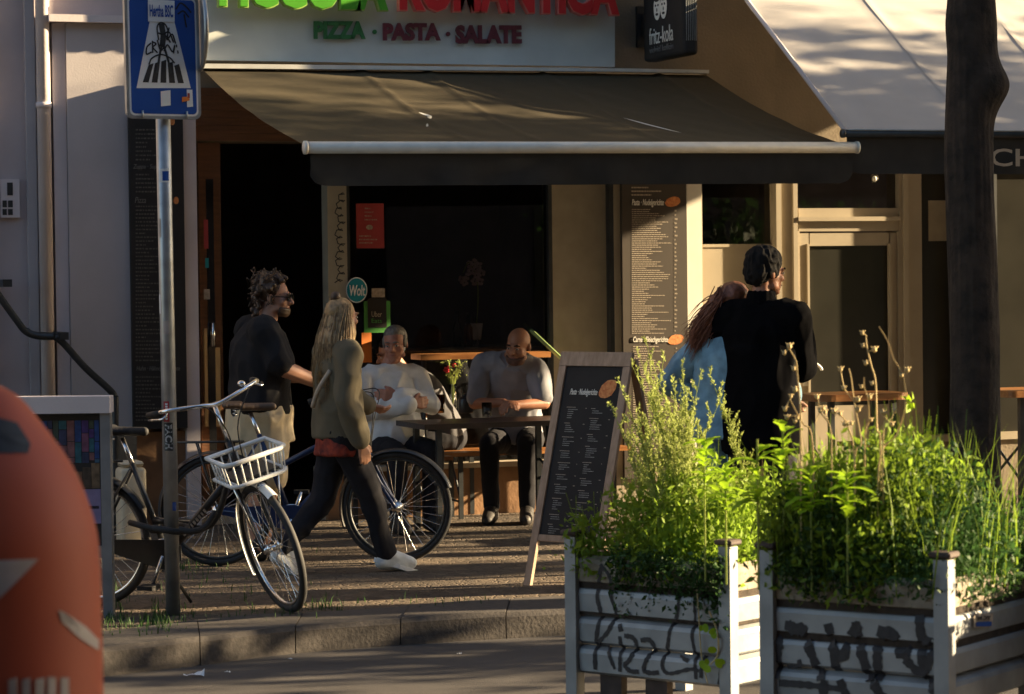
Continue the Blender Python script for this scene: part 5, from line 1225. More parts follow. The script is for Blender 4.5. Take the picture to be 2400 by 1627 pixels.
    for y in (-1, 1):
        part('saddle_spring', lambda bm, M4: tube(bm, [sdt+Vector((-.09+.012*cos(k*1.2), y*.05+.012*sin(k*1.2), .01-.004*k+.02)) for k in range(14)], .003, 5, M4), 'chrome')
    cr = part('crank', lambda bm, M4: (lathe(bm, [(.085, -.048), (.09, -.046), (.09, -.044), (.085, -.042)], bb, 28, M4, 'Y'), tube(bm, [bb+Vector((0, -.05, 0)), bb+Vector((-.055, -.07, -.155))], .012, 8, M4), tube(bm, [bb+Vector((0, .05, 0)), bb+Vector((.055, .07, .155))], .012, 8, M4)), 'chrome')
    for y, q in ((-1, bb+Vector((-.055, -.07, -.155))), (1, bb+Vector((.055, .07, .155)))):
        part('pedal', lambda bm, M4: abox(bm, q.x-.045, q.x+.045, min(q.y, q.y+y*.09), max(q.y, q.y+y*.09), q.z-.011, q.z+.011, M4), 'rubber', M0, cr, False)
    part('chain_guard', lambda bm, M4: prism(bm, [M4 @ p for p in (bb+Vector((.11, -.055, .055)), bb+Vector((.11, -.055, -.02)), bb+Vector((.02, -.055, -.075)), bb+Vector((-.42, -.055, .035)), bb+Vector((-.44, -.055, .075)), bb+Vector((.02, -.055, .085)))], M4.to_3x3() @ Vector((0, .006, 0))), frame_m, M0, root, False)
    def rack(bm, M4):
        zt = R*2+.07
        for y in (-.06, .06): tube(bm, [(.16, y, zt), (-.24, y, zt)], .006, 6, M4); tube(bm, [(-.12, y, zt), (0, y, R)], .005, 6, M4)
        for x in (.12, 0, -.12, -.24): tube(bm, [(x, -.06, zt), (x, .06, zt)], .005, 6, M4)
    part('rack', rack, 'metal_dark')
    part('rear_light', lambda bm, M4: abox(bm, -.27, -.25, -.035, .035, R*2+.02, R*2+.06, M4), 'red', M0, root, False)
    if kick: part('kickstand', lambda bm, M4: tube(bm, [bb+Vector((-.06, .04, -.02)), bb+Vector((.06, .12, -.27))], .009, 8, M4), 'metal_dark')
    if basket:
        bx0, bx1, bw, bz0, bz1 = .02, .27, .168, .735, .855
        bo = hb+sd*.10; 
        def rail(bm, z, g, r, M4, x0=bx0+hb.x, x1=bx1+hb.x): tube(bm, [(x0, -bw+g, z), (x1-.03, -bw+g, z), (x1, -bw+g+.03, z), (x1, bw-g-.03, z), (x1-.03, bw-g, z), (x0, bw-g, z)], r, 8, M4, closed=True)
        bk = part('basket', lambda bm, M4: (rail(bm, bz1, 0, .013, M4), rail(bm, bz0, .015, .011, M4)), 'paint_white', MS)
        x0, x1 = hb.x+bx0, hb.x+bx1
        def bar(p, q, r=.0042): part('bar', lambda bm, M4: tube(bm, [p, q], r, 6, M4), 'paint_white', MS, bk)
        for y in np.linspace(-.135, .135, 7): bar((x1, y, bz1), (x1-.01, y*.93, bz0)); bar((x0, y, bz1), (x0+.01, y*.93, bz0))
        for x in np.linspace(x0+.05, x1-.04, 5):
            for y in (-1, 1): bar((x, y*bw, bz1), (x, y*(bw-.015), bz0))
        for y in np.linspace(-.12, .12, 6): bar((x0, y, bz0), (x1, y, bz0), .0055)
        part('basket_stay', lambda bm, M4: [tube(bm, [(x1-.08, y*.13, bz0), fa+Vector((0, y*.055, 0))], .006, 6, M4) for y in (-1, 1)], 'chrome', MS)
        part('front_light', lambda bm, M4: ellipsoid(bm, M4 @ Vector((x1-.02, 0, bz0-.05)), .03, .03, .03), 'chrome', MS)
        part('luggage_plate', lambda bm, M4: abox(bm, x0+.02, x1-.03, -.12, .12, bz0+.010, bz0+.022, M4), 'metal_dark', MS, root, False)
    return root, M0
rA = floor_at(226, 446, 1400); fA = floor_at(678, 460, 1420); wbA = (fA-rA).length
bikeA, MA = bicycle('black city bicycle with white front basket leaning on the sign pole', rA, fA-rA, 1.08, .345, radians(3), radians(-41), 'paint_black', 'paint_black', 'rubber', 'rubber', basket=True, text=True, bars_h=1.07)
# spiral lock round the pole and the frame
bm = B(); c = base+pax*(1.7-(1240-655)/458-0.0)
c = AT(396, 1240, dp); Pl = [c+CR*.075*cos(t)*1.25+CD*(.070*sin(t))+Z*.01*sin(2*t) for t in np.linspace(0, 2*pi, 20, endpoint=False)]
tube(bm, Pl, .017, 10, closed=True); tube(bm, spline([AT(420, 1240, dp-.05), AT(450, 1246, dp-.06), AT(480, 1235, dp-.02), AT(505, 1200, dp+.02)], 4), .016, 8); tube(bm, spline([AT(365, 1240, dp-.05), AT(330, 1232, dp-.02), AT(305, 1225, dp+.05)], 4), .016, 8)
tag(emit('bicycle_lock', bm, M['rubber'], smooth=True), 'thick black lock looped round the sign pole and bicycle frame', 'lock')
rB = floor_at(512, 393, 1330); fB = floor_at(930, 392, 1330)
bikeB, MB_ = bicycle('blue bicycle with brown saddle standing behind the basket bicycle', rB, fB-rB, 1.07, .335, radians(-2), radians(-10), 'paint_blue', 'paint_black', 'rubber', 'leather', rim_m='metal_dark', bars_h=.98, H_SADDLE=.94)
# ================================================================ PLANTERS
ZT = .63
def planter(label, cl, cr_, ZB=.17, ZT=.63, n_boards=4):
    """square planter: cl = left corner post, cr_ = near corner post (ground points)"""
    u = (cr_-cl); Wd = u.length; u.normalize(); n = Vector((u.y, -u.x, 0))       # n points to the viewer
    if n.dot(CAM-cl) < 0: n = -n
    t = thing('planter', label, 'planter', cl.lerp(cr_, .5)-n*Wd/2, 'sheet metal planters on the road edge'); t.location.z = ROAD_Z; ORG[t] = Vector(t.location)
    cs = [cl, cr_, cr_-n*Wd, cl-n*Wd]
    for c in cs:
        bm = B(); box(bm, c+Z*(ROAD_Z+(ZT+.075-ROAD_Z)/2), u*.028, n*.028, Z*((ZT+.075-ROAD_Z)/2)); emit('post', bm, M['planter_post'], t)
        bm = B(); box(bm, c+Z*(ZT+.092), u*.042, n*.042, Z*.011); bmesh.ops.bevel(bm, geom=bm.edges[:], offset=.006, segments=1, affect='EDGES'); emit('post_cap', bm, M['cap'], t)
    sides = []
    for a, b in ((0, 1), (1, 2), (2, 3), (3, 0)):
        d = (cs[b]-cs[a]).normalized(); o = Vector((d.y, -d.x, 0)); o = o if o.dot(cs[a]-t.location) > 0 else -o
        A_, L = cs[a]+d*.031, (cs[b]-cs[a]).length-.062; sides.append((A_, d, o, L, ZB, ZT))
        hb_ = (ZT-ZB)/n_boards
        for k in range(n_boards):
            z0 = ZB+k*hb_; bm = B(); pr_ = [(z0+.002, -.020), (z0+.016, .006), (z0+hb_*.72, .012), (z0+hb_-.018, .006), (z0+hb_-.002, -.020)]; rows_ = []
            P = [A_+o*y+Z*z for z, y in pr_]+[A_-o*.026+Z*pr_[-1][0], A_-o*.026+Z*pr_[0][0]]
            prism(bm, P, d*L); emit('board', bm, M['planter_rim'] if k == n_boards-1 else M['planter'], t)
    bm = B(); prism(bm, [c+Z*(ZT-.05) for c in cs], -Z*.2); emit('soil', bm, M['soil'], t)
    for f in (.2, .5): 
        bm = B(); box(bm, cl.lerp(cr_, f)-n*.06+Z*(ROAD_Z+(ZB-ROAD_Z)/2), u*.055, n*.02, Z*((ZB-ROAD_Z)/2-.003)); emit('foot', bm, M['cap'], t)
    return t, sides, u, n, Wd, cs, ZT
def prof_off(z, ZB, ZT, n_boards=4):
    hb_ = (ZT-ZB)/n_boards; q = ((z-ZB) % hb_); pr_ = [(0, -.020), (.016, .006), (hb_*.72, .012), (hb_-.018, .006), (hb_, -.020)]
    for a, b in zip(pr_, pr_[1:]):
        if a[0] <= q <= b[0]: return a[1]+(b[1]-a[1])*(q-a[0])/(b[0]-a[0])
    return 0
def ground_at(px, s): p = PS(px, 1500, s); return Vector((p.x, p.y, 0))
P1 = planter('grey sheet metal planter sprayed with slim black writing, left of the two', ground_at(1347, 560), ground_at(1708, 586), .04, .54)
P2 = planter('grey sheet metal planter sprayed with thick black tag, near the picture corner', ground_at(1805, 648), ground_at(2214, 676))
P3_ = planter('grey sheet metal planter added beyond the picture edge for shade with a small sticker', ground_at(2480, 640), ground_at(2860, 668))  # unseen planter, added to shade the right side of the thick-tag one
def on_side(side, px, py):
    """point of that planter side seen at the pixel, following the ribs"""
    A_, d, o, L, zb_, zt_ = side; r = ray(px, py); t = (A_-CAM).dot(o)/r.dot(o); q = CAM+r*t; return q + o*(prof_off(q.z, zb_, zt_)+.0025)
def spray(planter_, side, ctrl, wd, n=9):
    bm = B(); P = spline([Vector((x, y, 0)) for x, y in ctrl], n); fine = []
    for a, b in zip(P, P[1:]): fine += [a.lerp(b, k/4) for k in range(4)]
    fine.append(P[-1]); pts = [on_side(side, p.x, p.y) for p in fine]; m_ = len(pts)
    r_ = random.Random(int(ctrl[0][0])); ribbon(bm, pts, [wd*(.8+.35*noise.noise(Vector((i*.13, wd*90, 0)))) for i in range(m_)], side[2], .0)
    emit('graffiti', bm, M['spray'], planter_)
f1 = P1[1][0]; t1 = P1[0]
for c, w_ in (([(1414, 1330), (1408, 1350), (1404, 1400), (1410, 1440), (1400, 1500), (1398, 1565)], .024), ([(1414, 1325), (1432, 1352), (1437, 1400), (1446, 1440), (1428, 1480), (1402, 1510), (1425, 1520), (1443, 1565)], .021), ([(1457, 1466), (1459, 1474)], .026), ([(1456, 1495), (1458, 1530), (1456, 1570)], .022),
              ([(1470, 1490), (1486, 1494), (1494, 1512), (1480, 1545), (1468, 1558), (1480, 1572), (1497, 1574)], .024), ([(1508, 1500), (1526, 1500), (1536, 1520), (1520, 1545), (1512, 1570), (1528, 1577), (1544, 1576)], .024),
              ([(1640, 1320), (1620, 1356), (1598, 1392), (1590, 1440), (1575, 1475), (1566, 1520), (1556, 1560), (1572, 1578), (1620, 1568), (1644, 1572)], .020), ([(1608, 1360), (1640, 1355), (1632, 1400), (1632, 1450), (1626, 1490), (1632, 1540), (1634, 1588)], .018), ([(1596, 1540), (1612, 1548)], .026), ([(1650, 1540), (1646, 1585)], .02), ([(1692, 1520), (1696, 1560), (1690, 1600)], .03)): spray(t1, f1, c, w_)
f2 = P2[1][0]; t2 = P2[0]
for c, w_ in (([(1822, 1580), (1826, 1520), (1845, 1485), (1868, 1475), (1890, 1495), (1908, 1540), (1925, 1585)], .046), ([(1850, 1466), (1880, 1474), (1905, 1494)], .052), ([(1845, 1560), (1875, 1555)], .03), ([(1945, 1470), (1955, 1510), (1962, 1570)], .044), ([(1945, 1500), (1975, 1540), (2002, 1480), (2012, 1468)], .046), ([(2010, 1465), (2020, 1520), (2040, 1590)], .046),
              ([(2060, 1590), (2060, 1530), (2068, 1490), (2090, 1480), (2110, 1510), (2112, 1535)], .046), ([(2068, 1478), (2100, 1490)], .045), ([(2125, 1540), (2140, 1520), (2170, 1500), (2190, 1510)], .038), ([(2158, 1450), (2162, 1500), (2166, 1560), (2180, 1600), (2210, 1640)], .044), ([(2130, 1550), (2160, 1575), (2185, 1540), (2200, 1505)], .04), ([(1835, 1600), (1900, 1605), (1980, 1615)], .03), ([(1930, 1640), (1935, 1600)], .045), ([(2050, 1600), (2075, 1640)], .05), ([(1975, 1600), (1990, 1640)], .04)): spray(t2, f2, c, w_)
s2 = P2[1][1]
def side_quad(x0, y0, x1, y1, e): return [on_side(s2, x, y)+s2[2]*e for x, y in ((x0, y1), (x1, y1-1), (x1, y0-1), (x0, y0))]
for nm, r, e, m_ in (('sticker', (2272, 1438, 2316, 1470), .006, 'grime'), ('sticker_band', (2276, 1457, 2313, 1468), .008, 'blue_sign')):
    bm = B(); bm.faces.new([bm.verts.new(p) for p in side_quad(*r, e)]); emit(nm, bm, M[m_], t2)
qd = side_quad(2278, 1443, 2310, 1453, .0085); emit('lettering', text_on('MOY', qd[0], (qd[1]-qd[0]), Z, (qd[1]-qd[0]).length, (qd[3]-qd[0]).length, .001, bold=.02), M['ink'], t2)
# ================================================================ PLANTING
def in_square(Pn, n, spread=1.0):
    t, sides, u, nn, Wd, cs, ZT = Pn; a = rng.uniform(-.5, .5, n)*spread; b = rng.uniform(-.5, .5, n)*spread
    c = sum(cs, Vector())/4; return np.array(c)[None]+a[:, None]*Wd*np.array(u)+b[:, None]*Wd*np.array(nn), a, b
def cloud(c, r, n):
    d = rng.normal(size=(n, 3)); d /= np.linalg.norm(d, axis=1)[:, None]; q = d*(rng.uniform(0, 1, n)**(1/2.2))[:, None]*np.array(r); return np.array(c)[None]+q
def greenery(label, Pn, top, n_cl, leaf, m, seed, spread=1.15, umax=9):
    """dense low herbs: many clumps of small blades, thinning towards the top"""
    Q, a, b = in_square(Pn, n_cl, spread); parts = []; ZT = Pn[6]
    for q, a_, b_ in zip(Q, a, b):
        if a_ > umax: continue
        h = top*(1-.8*max(abs(a_), abs(b_))**2*2)*rng.uniform(.55, 1.1); n = int(rng.integers(90, 190))
        P = np.repeat(q[None], n, 0)+rng.normal(size=(n, 3))*np.array([.045, .045, 0]); P[:, 2] = ZT-.10+h*rng.uniform(0, 1, n)**.85
        P[:, :2] += rng.normal(size=(1, 2))*.05*((P[:, 2:]-ZT)/max(.1, top))
        parts.append(leaf_mesh(P, leaf, 2.4, up=.5))
        # stems
        for _ in range(5):
            s0_ = q+np.array([rng.normal()*.03, rng.normal()*.03, ZT-.06]); e0 = s0_+np.array([rng.normal()*.05, rng.normal()*.05, h*rng.uniform(.8, 1.15)]); w2 = np.array(CR)*.0016
            parts.append((np.array([s0_-w2, s0_+w2, e0+w2*.5, e0-w2*.5]), np.array([[0, 1, 2], [0, 2, 3]])))
    return tag(emit('planter_greenery', np_mesh('planter_greenery', parts), m, kind='stuff'), label, 'herbs')
greenery('dense low green herbs filling the slim-writing planter', P1, .46, 95, .034, M['leaf'], 1, .98)
greenery('dense low green herbs filling the thick-tag planter', P2, .56, 130, .027, M['leaf_dark'], 2, 1.06)
greenery('herbs coloured as sunlit in the corner of the thick-tag planter next to the slim-writing one', P2, .58, 290, .033, M['leaf'], 2, 1.06, .18)  # light leaves paint this planter's sunlit half, dark leaves its shaded half
greenery('dark leafy herbs filling the planter at the picture edge', P3_, .24, 60, .026, M['leaf_dark'], 3, 1.25)
def hang(label, Pn, side, px0, px1, n, L, m, leaf=.022):
    parts = []; ZT = Pn[6]
    for i in range(n):
        q = on_side(side, px0+(px1-px0)*rng.random(), 1310); q.z = ZT+.03; l = L*rng.uniform(.3, 1); k = int(40*l/.2)+12
        P = np.repeat(np.array(q)[None], k, 0); tt = rng.uniform(0, 1, k); P[:, 2] -= tt*l; P += np.array(side[2])[None]*(.03+.03*np.sin(tt*6))[:, None]+rng.normal(size=(k, 3))*.018
        parts.append(leaf_mesh(P, leaf, 2.0, up=-.3))
    return tag(emit('trailing_plant', np_mesh('trailing_plant', parts), m, kind='stuff'), label, 'plant')
hang('dark green trailing herb hanging over the middle of the slim-writing planter', P1, f1, 1450, 1610, 30, .27, M['leaf_dark'])
hang('dark creeper spilling down the near corner of the slim-writing planter', P1, f1, 1600, 1700, 18, .28, M['leaf_dark'])
hang('short herbs drooping over the rim of the thick-tag planter', P2, f2, 1830, 2190, 22, .09, M['leaf_dark'])
# a vine with a few bright round leaves on the near corner
vp = [on_side(f1, x, y)+f1[2]*.03 for x, y in ((1676, 1430), (1684, 1470), (1698, 1500), (1692, 1535), (1678, 1555))]
vt = thing('vine', 'thin vine with a few bright yellow-green leaves on the planter corner', 'plant', vp[-1])
bm = B(); tube(bm, spline(vp, 5), .004, 6); tube(bm, spline([on_side(f1, x, y)+f1[2]*.02 for x, y in ((1640, 1330), (1648, 1440), (1652, 1530), (1668, 1600))], 5), .003, 6); emit('stem', bm, M['straw'], vt)
for x, y in ((1666, 1470), (1688, 1476), (1690, 1484), (1686, 1520), (1664, 1555), (1672, 1548), (1700, 1552), (1706, 1548), (1680, 1562), (1655, 1470)):
    c = on_side(f1, x, y)+f1[2]*rng.uniform(.03, .06); r_ = rng.uniform(.014, .024); bm = B(); a0 = rng.uniform(0, 6)
    ux = (CR*cos(a0)+Z*sin(a0)); uy = (f1[2]*.5-CR*sin(a0)+Z*cos(a0)).normalized(); bm.faces.new([bm.verts.new(c+ux*r_*cos(2*pi*k/9)*.75+uy*r_*sin(2*pi*k/9)) for k in range(9)]); emit('leaf', bm, M['leaf_bright'], vt)
# tall wormwood-like spires on the left planter
WL = ('leaning far over the wooden board', 'with its tip before the menu board', 'standing tallest against the menu board', 'branching low beside the wooden frame', 'before the denim jacket', 'thin and upright below the denim sleeve', 'bushy at the planter corner', 'short and pale beside the black coat', 'bending towards the black coat', 'with twin tips before the white post', 'slim and straight at the planter rim', 'sparse and curved over the herbs', 'thick with buds in the planter middle', 'small and leafy near the bright leaves', 'slanting from the rim towards the street', 'fine and feathery behind the others')
tips = [(1455, 905), (1482, 858), (1500, 838), (1518, 812), (1536, 870), (1555, 845), (1578, 900), (1598, 862), (1612, 925), (1640, 890), (1664, 875), (1690, 930), (1435, 960), (1570, 960), (1625, 985), (1470, 990)]
for i, (px, py) in enumerate(tips):
    Q, _, _ = in_square(P1, 1, .8); q = Vector(Q[0]); 
    d = (q-CAM).dot(FWD); tip = AT(px, py, d)
    # keep the foot below the tip, inside the planter
    foot = q.copy(); foot.z = P1[6]-.05
    lat = (tip-foot).dot(CR)
    if abs(lat) > .16: foot += CR*(lat-math.copysign(.16, lat))
    w_ = thing('weed', 'tall yellow-green weed '+WL[i], 'weed', foot, 'tall weeds in the planter with slim writing')
    sp_ = spline([foot, foot.lerp(tip, .5)+CR*rng.normal()*.02-CR*lat*.12, tip], 8); bm = B(); tube(bm, sp_, [.0045-.0035*k/(len(sp_)-1) for k in range(len(sp_))], 5)
    parts = []; 
    for k, p in enumerate(sp_):
        f = k/(len(sp_)-1)
        if f < .22: continue
        nb = 3 if f < .8 else 1
        for _ in range(nb):
            l = .15*(1.05-f)+.03; a = rng.uniform(0, 2*pi); e = p+(CR*cos(a)+CD*sin(a))*l*.42+Z*l*.95; tube(bm, [p, e], [.0018, .0008], 4)
            nn_ = int(26*l/.1)+8; tt = rng.uniform(0, 1, nn_); parts.append(leaf_mesh(np.array(p)[None]+(np.array(e)-np.array(p))[None]*tt[:, None]+rng.normal(size=(nn_, 3))*.003, .0125, 2.2, up=1.2))
    emit('stem', bm, M['weed'], w_); emit('leaf', np_mesh('leaf', parts), M['weed'], w_, kind='stuff')
# broad bright leaves in the middle
for i, (px, py, s_, lab) in enumerate(((1775, 1030, 655, 'broad-leaved bright green plant left of the dry stalks'), (1835, 1010, 650, 'broad-leaved bright green plant below the black coat'), (1900, 1085, 660, 'bright leafy plant among the dry stalks'), (1985, 1100, 668, 'low yellow-green leafy plant right of the dry stalks'), (1650, 1040, 590, 'bright feathery leaf tuft on the slim-writing planter'), (1700, 1100, 596, 'low bright leaf tuft between the two planters'))):
    c = PS(px, py, s_); f_ = thing('leafy_plant', lab, 'plant', Vector((c.x, c.y, (P1[6] if s_ < 600 else .63)-.05))); ZT = P1[6] if s_ < 600 else .63
    for k in range(17):
        a = rng.uniform(0, 2*pi); L = rng.uniform(.06, .13); el = rng.uniform(.1, 1.1); b0 = Vector((c.x, c.y, ZT-.03)).lerp(c, rng.uniform(.55, 1.0)); dv = CR*cos(a)*cos(el)+CD*sin(a)*cos(el)+Z*sin(el); sd_ = dv.cross(Z).normalized()
        bm = B(); l_, r__ = [], []; n = 5
        for j in range(n+1):
            t = j/n; p = b0+dv*L*t-Z*.045*t*t*L/.1; w2 = (.021*sin(pi*min(1, t*.92+.08))**.8)*(1+.35*(-1)**j); l_.append(bm.verts.new(p-sd_*w2+Z*.006)); r__.append((bm.verts.new(p), bm.verts.new(p+sd_*w2+Z*.006)))
        for j in range(n): bm.faces.new((l_[j], r__[j][0], r__[j+1][0], l_[j+1])); bm.faces.new((r__[j][0], r__[j][1], r__[j+1][1], r__[j+1][0]))
        emit('leaf', bm, M['leaf_bright'], f_, True)
    bm = B(); tube(bm, [Vector((c.x, c.y, ZT-.06)), c], .004, 5); emit('stem', bm, M['weed'], f_)
# dry flower stalks on the right planter
def stalk(label, pts, buds, s_):
    ZT = .63
    P = [PS(x, y, s_) for x, y in pts]; foot = P[0].copy(); foot.z = min(foot.z, ZT-.05)
    w_ = thing('flower_stalk', label, 'weed', foot, 'dry flower stalks in the planter'); bm = B(); q = spline([foot]+P, 5); tube(bm, q, [.0034-.0014*k/len(q) for k in range(len(q))], 5)
    for x, y, bx, by in buds: tube(bm, [PS(x, y, s_), PS(bx, by, s_)], .0017, 4)
    emit('stem', bm, M['straw'], w_)
    for x, y, bx, by in buds:
        c = PS(bx, by, s_); bm = B(); r_ = rng.uniform(.007, .0105); ellipsoid(bm, c, r_, r_, r_*1.15, None, 1); 
        for k in range(5): a = 2*pi*k/5; tube(bm, [c, c+CR*cos(a)*r_*1.6+Z*(r_*1.2)+CD*sin(a)*r_], [r_*.4, .0008], 4)
        emit('bud', bm, M['straw'], w_, True)
def zz(x, y): return 1800+x*600/1890, 740+y*600/1890*1.0
def S(*a): return [zz(x, y) for x, y in a]
def BD(*a): return [(*zz(x, y), *zz(bx, by)) for x, y, bx, by in a]
stalk('dry stalk with pale buds in front of the black coat', S((240, 960), (240, 700), (215, 420), (205, 330), (155, 240)), BD((205, 330, 190, 390), (155, 240, 120, 275), (155, 240, 158, 225), (225, 560, 200, 545)), 655)
stalk('tall dry stalk with a white seed head before the door glass', S((830, 960), (805, 840), (795, 500), (760, 360), (730, 230), (722, 150)), BD((730, 150, 695, 128), (728, 235, 700, 222), (745, 262, 785, 250), (755, 350, 722, 350), (795, 500, 768, 500)), 660)
stalk('dry stalk with a folded leaf before the door frame', S((820, 1090), (950, 880), (1020, 640), (995, 440), (930, 320), (885, 190), (820, 80)), BD((995, 430, 1028, 400), (970, 400, 985, 440)), 662)
stalk('bent dry stalk forking before the pine table', S((640, 1080), (690, 940), (640, 650), (615, 460), (598, 390)), BD((630, 630, 560, 535), (560, 535, 535, 395), (640, 640, 662, 618), (680, 660, 665, 690)), 660)
stalk('short knotty dry stalk left of the tall one', S((715, 950), (745, 780), (738, 610), (712, 530), (710, 455)), BD((712, 530, 690, 525), (738, 610, 748, 600), (745, 790, 760, 770)), 658)
stalk('low branching dry stalk with many pale buds', S((330, 960), (260, 800), (220, 730), (165, 620)), BD((165, 620, 168, 595), (220, 730, 140, 752), (250, 780, 215, 755), (160, 620, 125, 690), (240, 760, 200, 780)), 652)
stalk('low dry stalk with clustered buds before the table edge', S((470, 1100), (460, 830), (385, 710), (372, 625)), BD((372, 625, 360, 600), (385, 690, 405, 683), (455, 820, 420, 712), (350, 790, 385, 700)), 656)
stalk('curved dry stalk with small buds below the table', S((640, 1080), (590, 820), (540, 740), (490, 715)), BD((590, 810, 615, 795), (575, 800, 565, 800), (500, 740, 485, 705), (545, 740, 530, 722)), 657)
stalk('thin dry stalk with brown tips right of the tall one', S((850, 900), (885, 790), (850, 730)), BD((850, 730, 845, 710), (900, 790, 935, 705), (890, 800, 915, 800), (860, 740, 865, 720)), 663)
# green folded leaf of that stalk
c0_ = PS(*zz(1040, 630), 662); lf = tag(emit('single_leaf', np_mesh('single_leaf', [leaf_mesh(np.array([c0_+CR*rng.normal()*.012+Z*rng.normal()*.006 for _ in range(9)]), .03, 1.6)]), M['leaf_bright']), 'small fresh green leaf cluster on the stalk before the door frame', 'plant')
# grass blades on the right-hand planter
def grass(label, pts, n, hmin, hmax, m, nm='tall_grass'):
    V = []; Fc = []; o = 0
    for i in range(n):
        x, y = pts(i); h = rng.uniform(hmin, hmax); z0 = .57 if nm == 'tall_grass' else .0; a = rng.uniform(0, 2*pi); ln = np.array([cos(a), sin(a), 0])*h*rng.uniform(.1, .5); wv_ = np.array([cos(a+1.4), sin(a+1.4), 0])*rng.uniform(.0018, .0042)
        b = np.array([x, y, z0]); p = [b-wv_, b+wv_, b+ln*.25+np.array([0, 0, h*.55])-wv_*.8, b+ln*.25+np.array([0, 0, h*.55])+wv_*.8, b+ln+np.array([0, 0, h])]
        V += p; Fc += [[o, o+1, o+3], [o, o+3, o+2], [o+2, o+3, o+4]]; o += 5
    return tag(emit(nm, np_mesh(nm, [(np.array(V), np.array(Fc))]), m, kind='stuff'), label, 'grass')
Qg, _, _ = in_square(P2, 1500, 1.15)
grass('tall thin grass standing in the thick-tag planter', lambda i: (Qg[i][0], Qg[i][1]), 200, .36, .60, M['leaf'])
Qh, _, _ = in_square(P3_, 1500, 1.2)
grass('tall thin grass standing in the edge planter', lambda i: (Qh[i][0], Qh[i][1]), 90, .22, .40, M['leaf'])
# weeds in the paving joints near the pole and kerb
wp = []
for px, py, n, sx, sy in ((250, 1440, 160, 26, 30), (300, 1470, 60, 40, 12), (375, 1460, 130, 24, 12), (395, 1420, 60, 25, 25), (530, 1330, 50, 80, 40), (455, 1330, 60, 25, 18), (560, 1445, 50, 90, 10), (760, 1425, 60, 35, 6), (620, 1400, 40, 100, 20), (1000, 1415, 25, 90, 6), (265, 1395, 90, 14, 18)):
    for _ in range(n): q = G(px+rng.normal()*sx, py+rng.normal()*sy); wp.append((q.x, q.y))
grass('low green weeds growing in the paving by the pole and kerb', lambda i: wp[i], len(wp), .015, .06, M['leaf_dark'], 'paving_weeds')
# ================================================================ TREES
def tree(label, base, trunk_pts, radii, crown_c, crown_r, n_leaf, seed, leaf=.09, m='leaf_dark', group=None, knots=(), sig=(.34, .34, .24), nb=26):
    t = thing('street_tree', label, 'tree', base, group); r_ = random.Random(seed); bm = B()
    pts = spline(trunk_pts, 5 if not knots else 30); nR = len(pts); rad = [np.interp(i/(nR-1), np.linspace(0, 1, len(radii)), radii) for i in range(nR)]
    seg = 22 if not knots else 72; rings = []
    for p, r0 in zip(pts, rad):
        kb = lambda k: sum(h*math.exp(-((p.z-z)/w_)**2)*max(0, Vector((cos(2*pi*k/seg), sin(2*pi*k/seg), 0)).dot(d))**2 for z, d, h, w_ in knots)
        rings.append([bm.verts.new(p+Vector((cos(2*pi*k/seg), sin(2*pi*k/seg), 0))*(r0+kb(k))*(1+(.11*(abs(noise.noise(Vector((cos(2*pi*k/seg)*7, sin(2*pi*k/seg)*7, p.z*1.6))))-.25) if knots else 0)+.06*noise.noise(Vector((cos(2*pi*k/seg)*2, sin(2*pi*k/seg)*2, p.z*2.5+seed))))) for k in range(seg)])
    for a, b in zip(rings, rings[1:]):
        for k in range(seg): bm.faces.new((a[k], a[(k+1) % seg], b[(k+1) % seg], b[k]))
    bm.faces.new(rings[-1])
    ctr = Vector(crown_c); ends = []; topp = pts[-1]
    for i in range(nb):
        d = Vector((r_.gauss(0, 1), r_.gauss(0, 1), r_.gauss(0, .8))).normalized(); e = ctr+Vector((d.x*crown_r[0], d.y*crown_r[1], d.z*crown_r[2]))*r_.uniform(.55, 1)
        mid = topp.lerp(e, .5)+Vector((r_.gauss(0, .25), r_.gauss(0, .25), r_.gauss(0, .2))); q = spline([topp-Z*.1, mid, e], 4); tube(bm, q, [radii[-1]*.45*(1-.9*k/(len(q)-1)) for k in range(len(q))], 6); ends += [mid.lerp(e, .5), e, mid.lerp(e, .8)]
    emit('trunk', bm, M['bark'], t, True)
    parts = []
    per = n_leaf//len(ends)
    for e in ends:
        k = int(per*r_.uniform(.5, 1.5)); P = np.array(e)[None]+rng.normal(size=(k, 3))*np.array(sig); parts.append(leaf_mesh(P, leaf, 1.8))
    emit('crown', np_mesh('crown', parts), M[m], t); return t
ds = F/440
def TP(px, py): return AT(px, py, ds)
tb = floor_at(2290, 440, 1400)
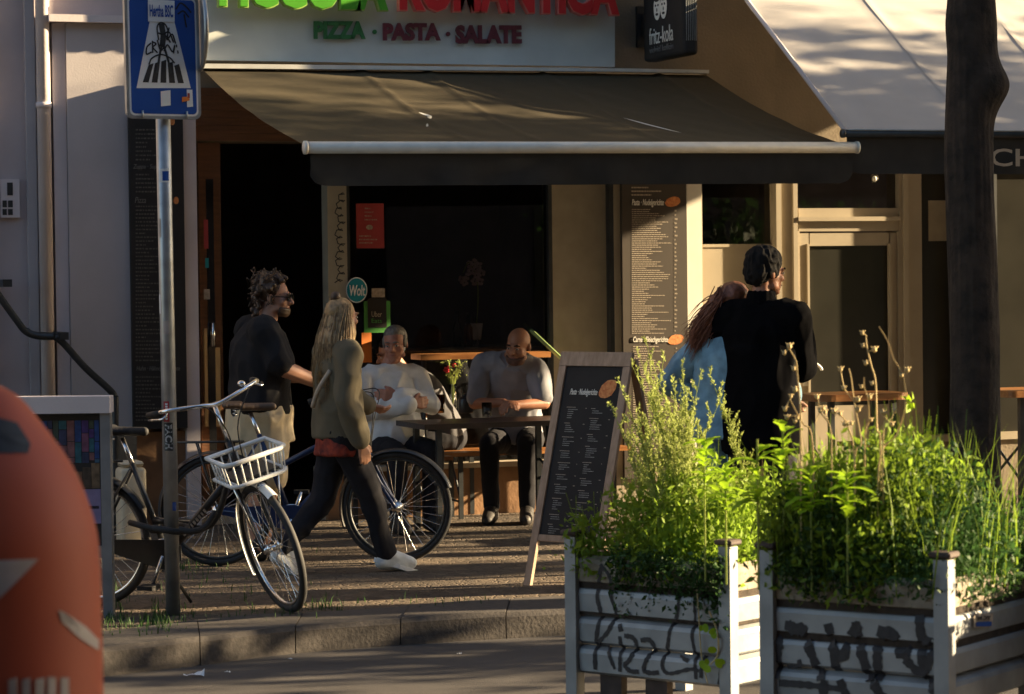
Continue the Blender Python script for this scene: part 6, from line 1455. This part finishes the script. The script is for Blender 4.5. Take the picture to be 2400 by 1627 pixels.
tr = tree('dark tree trunk with a bulging knot in front of the pale awning', tb, [tb-Z*.1, TP(2287, 1150), TP(2284, 800), TP(2275, 420), TP(2272, 300), TP(2275, 120), TP(2273, -60), TP(2270, -400)], [.165, .135, .128, .122, .122, .120, .118, .10], TP(2270, -900)+Vector((1.4, .4, 1.2)), (2.4, 2.2, 1.7), 9000, 3, knots=((TP(2300, 203).z, (CR-CD*.25).normalized(), .075, .12), (TP(2300, 50).z, CR, .02, .25), (TP(2300, 60).z, -CR, .016, .12), (TP(2300, 420).z, -CR, .015, .3)))
# ================================================================ THE STREET TO THE RIGHT (outside the frame): trees whose crowns break up the low sun
def shade_tree(x, y, zc, r, n, seed, lab, th=.16, leaf=.15, nb=13):
    b = Vector((x, y, ROAD_Z)); return tree(lab, b, [b, b+Vector((.05, 0, 1.2)), b+Vector((-.05, .05, max(1.6, zc-r[2]*.7)))], [th*1.25, th, th*.8], (x, y, zc), r, n, seed, leaf, 'leaf_dark', 'street trees along the kerb', sig=(.13, .13, .46), nb=nb)
shade_tree(14.6, 13.6, 4.0, (2.0, 2.0, 1.2), 2500, 11, 'leafy street tree on the pavement past the pale awning')
shade_tree(19.5, 12.0, 6.4, (2.4, 1.9, 1.3), 1500, 12, 'leafy street tree second along the kerb past the pale awning', nb=7)
shade_tree(25.0, 10.6, 6.7, (2.8, 2.6, 1.9), 1500, 13, 'leafy street tree third along the kerb past the pale awning')
shade_tree(18.5, 14.2, 4.8, (2.2, 1.2, .75), 2600, 15, 'leafy tree near the house wall past the pale awning')
shade_tree(12.5, 10.4, 1.9, (1.3, 1.0, .9), 1700, 16, 'low bushy tree at the road edge past the planters', .06)
shade_tree(14, 2.9, 4.5, (1.8, 1.6, 1.7), 9000, 17, 'unseen leafy tree added on the near side of the road to shade the bin', nb=26)  # unseen tree added only to keep the sun off the litter bin
shade_tree(19.2, 13.2, 6.4, (1.7, .9, .9), 760, 18, 'young slim tree by the house wall past the pale awning', .07, nb=7)
shade_tree(10.25, 11.84, 7.2, (1.6, 1.4, .9), 1500, 21, 'straight tree added to shade the knotted trunk, outside the view', .21)  # unseen tree, added so its trunk blocks sun from the knotted one
shade_tree(22, 13.6, 7.8, (1.5, 1.2, .8), 700, 23, 'tall slim street tree farther along the kerb past the pale awning', .10, nb=6)
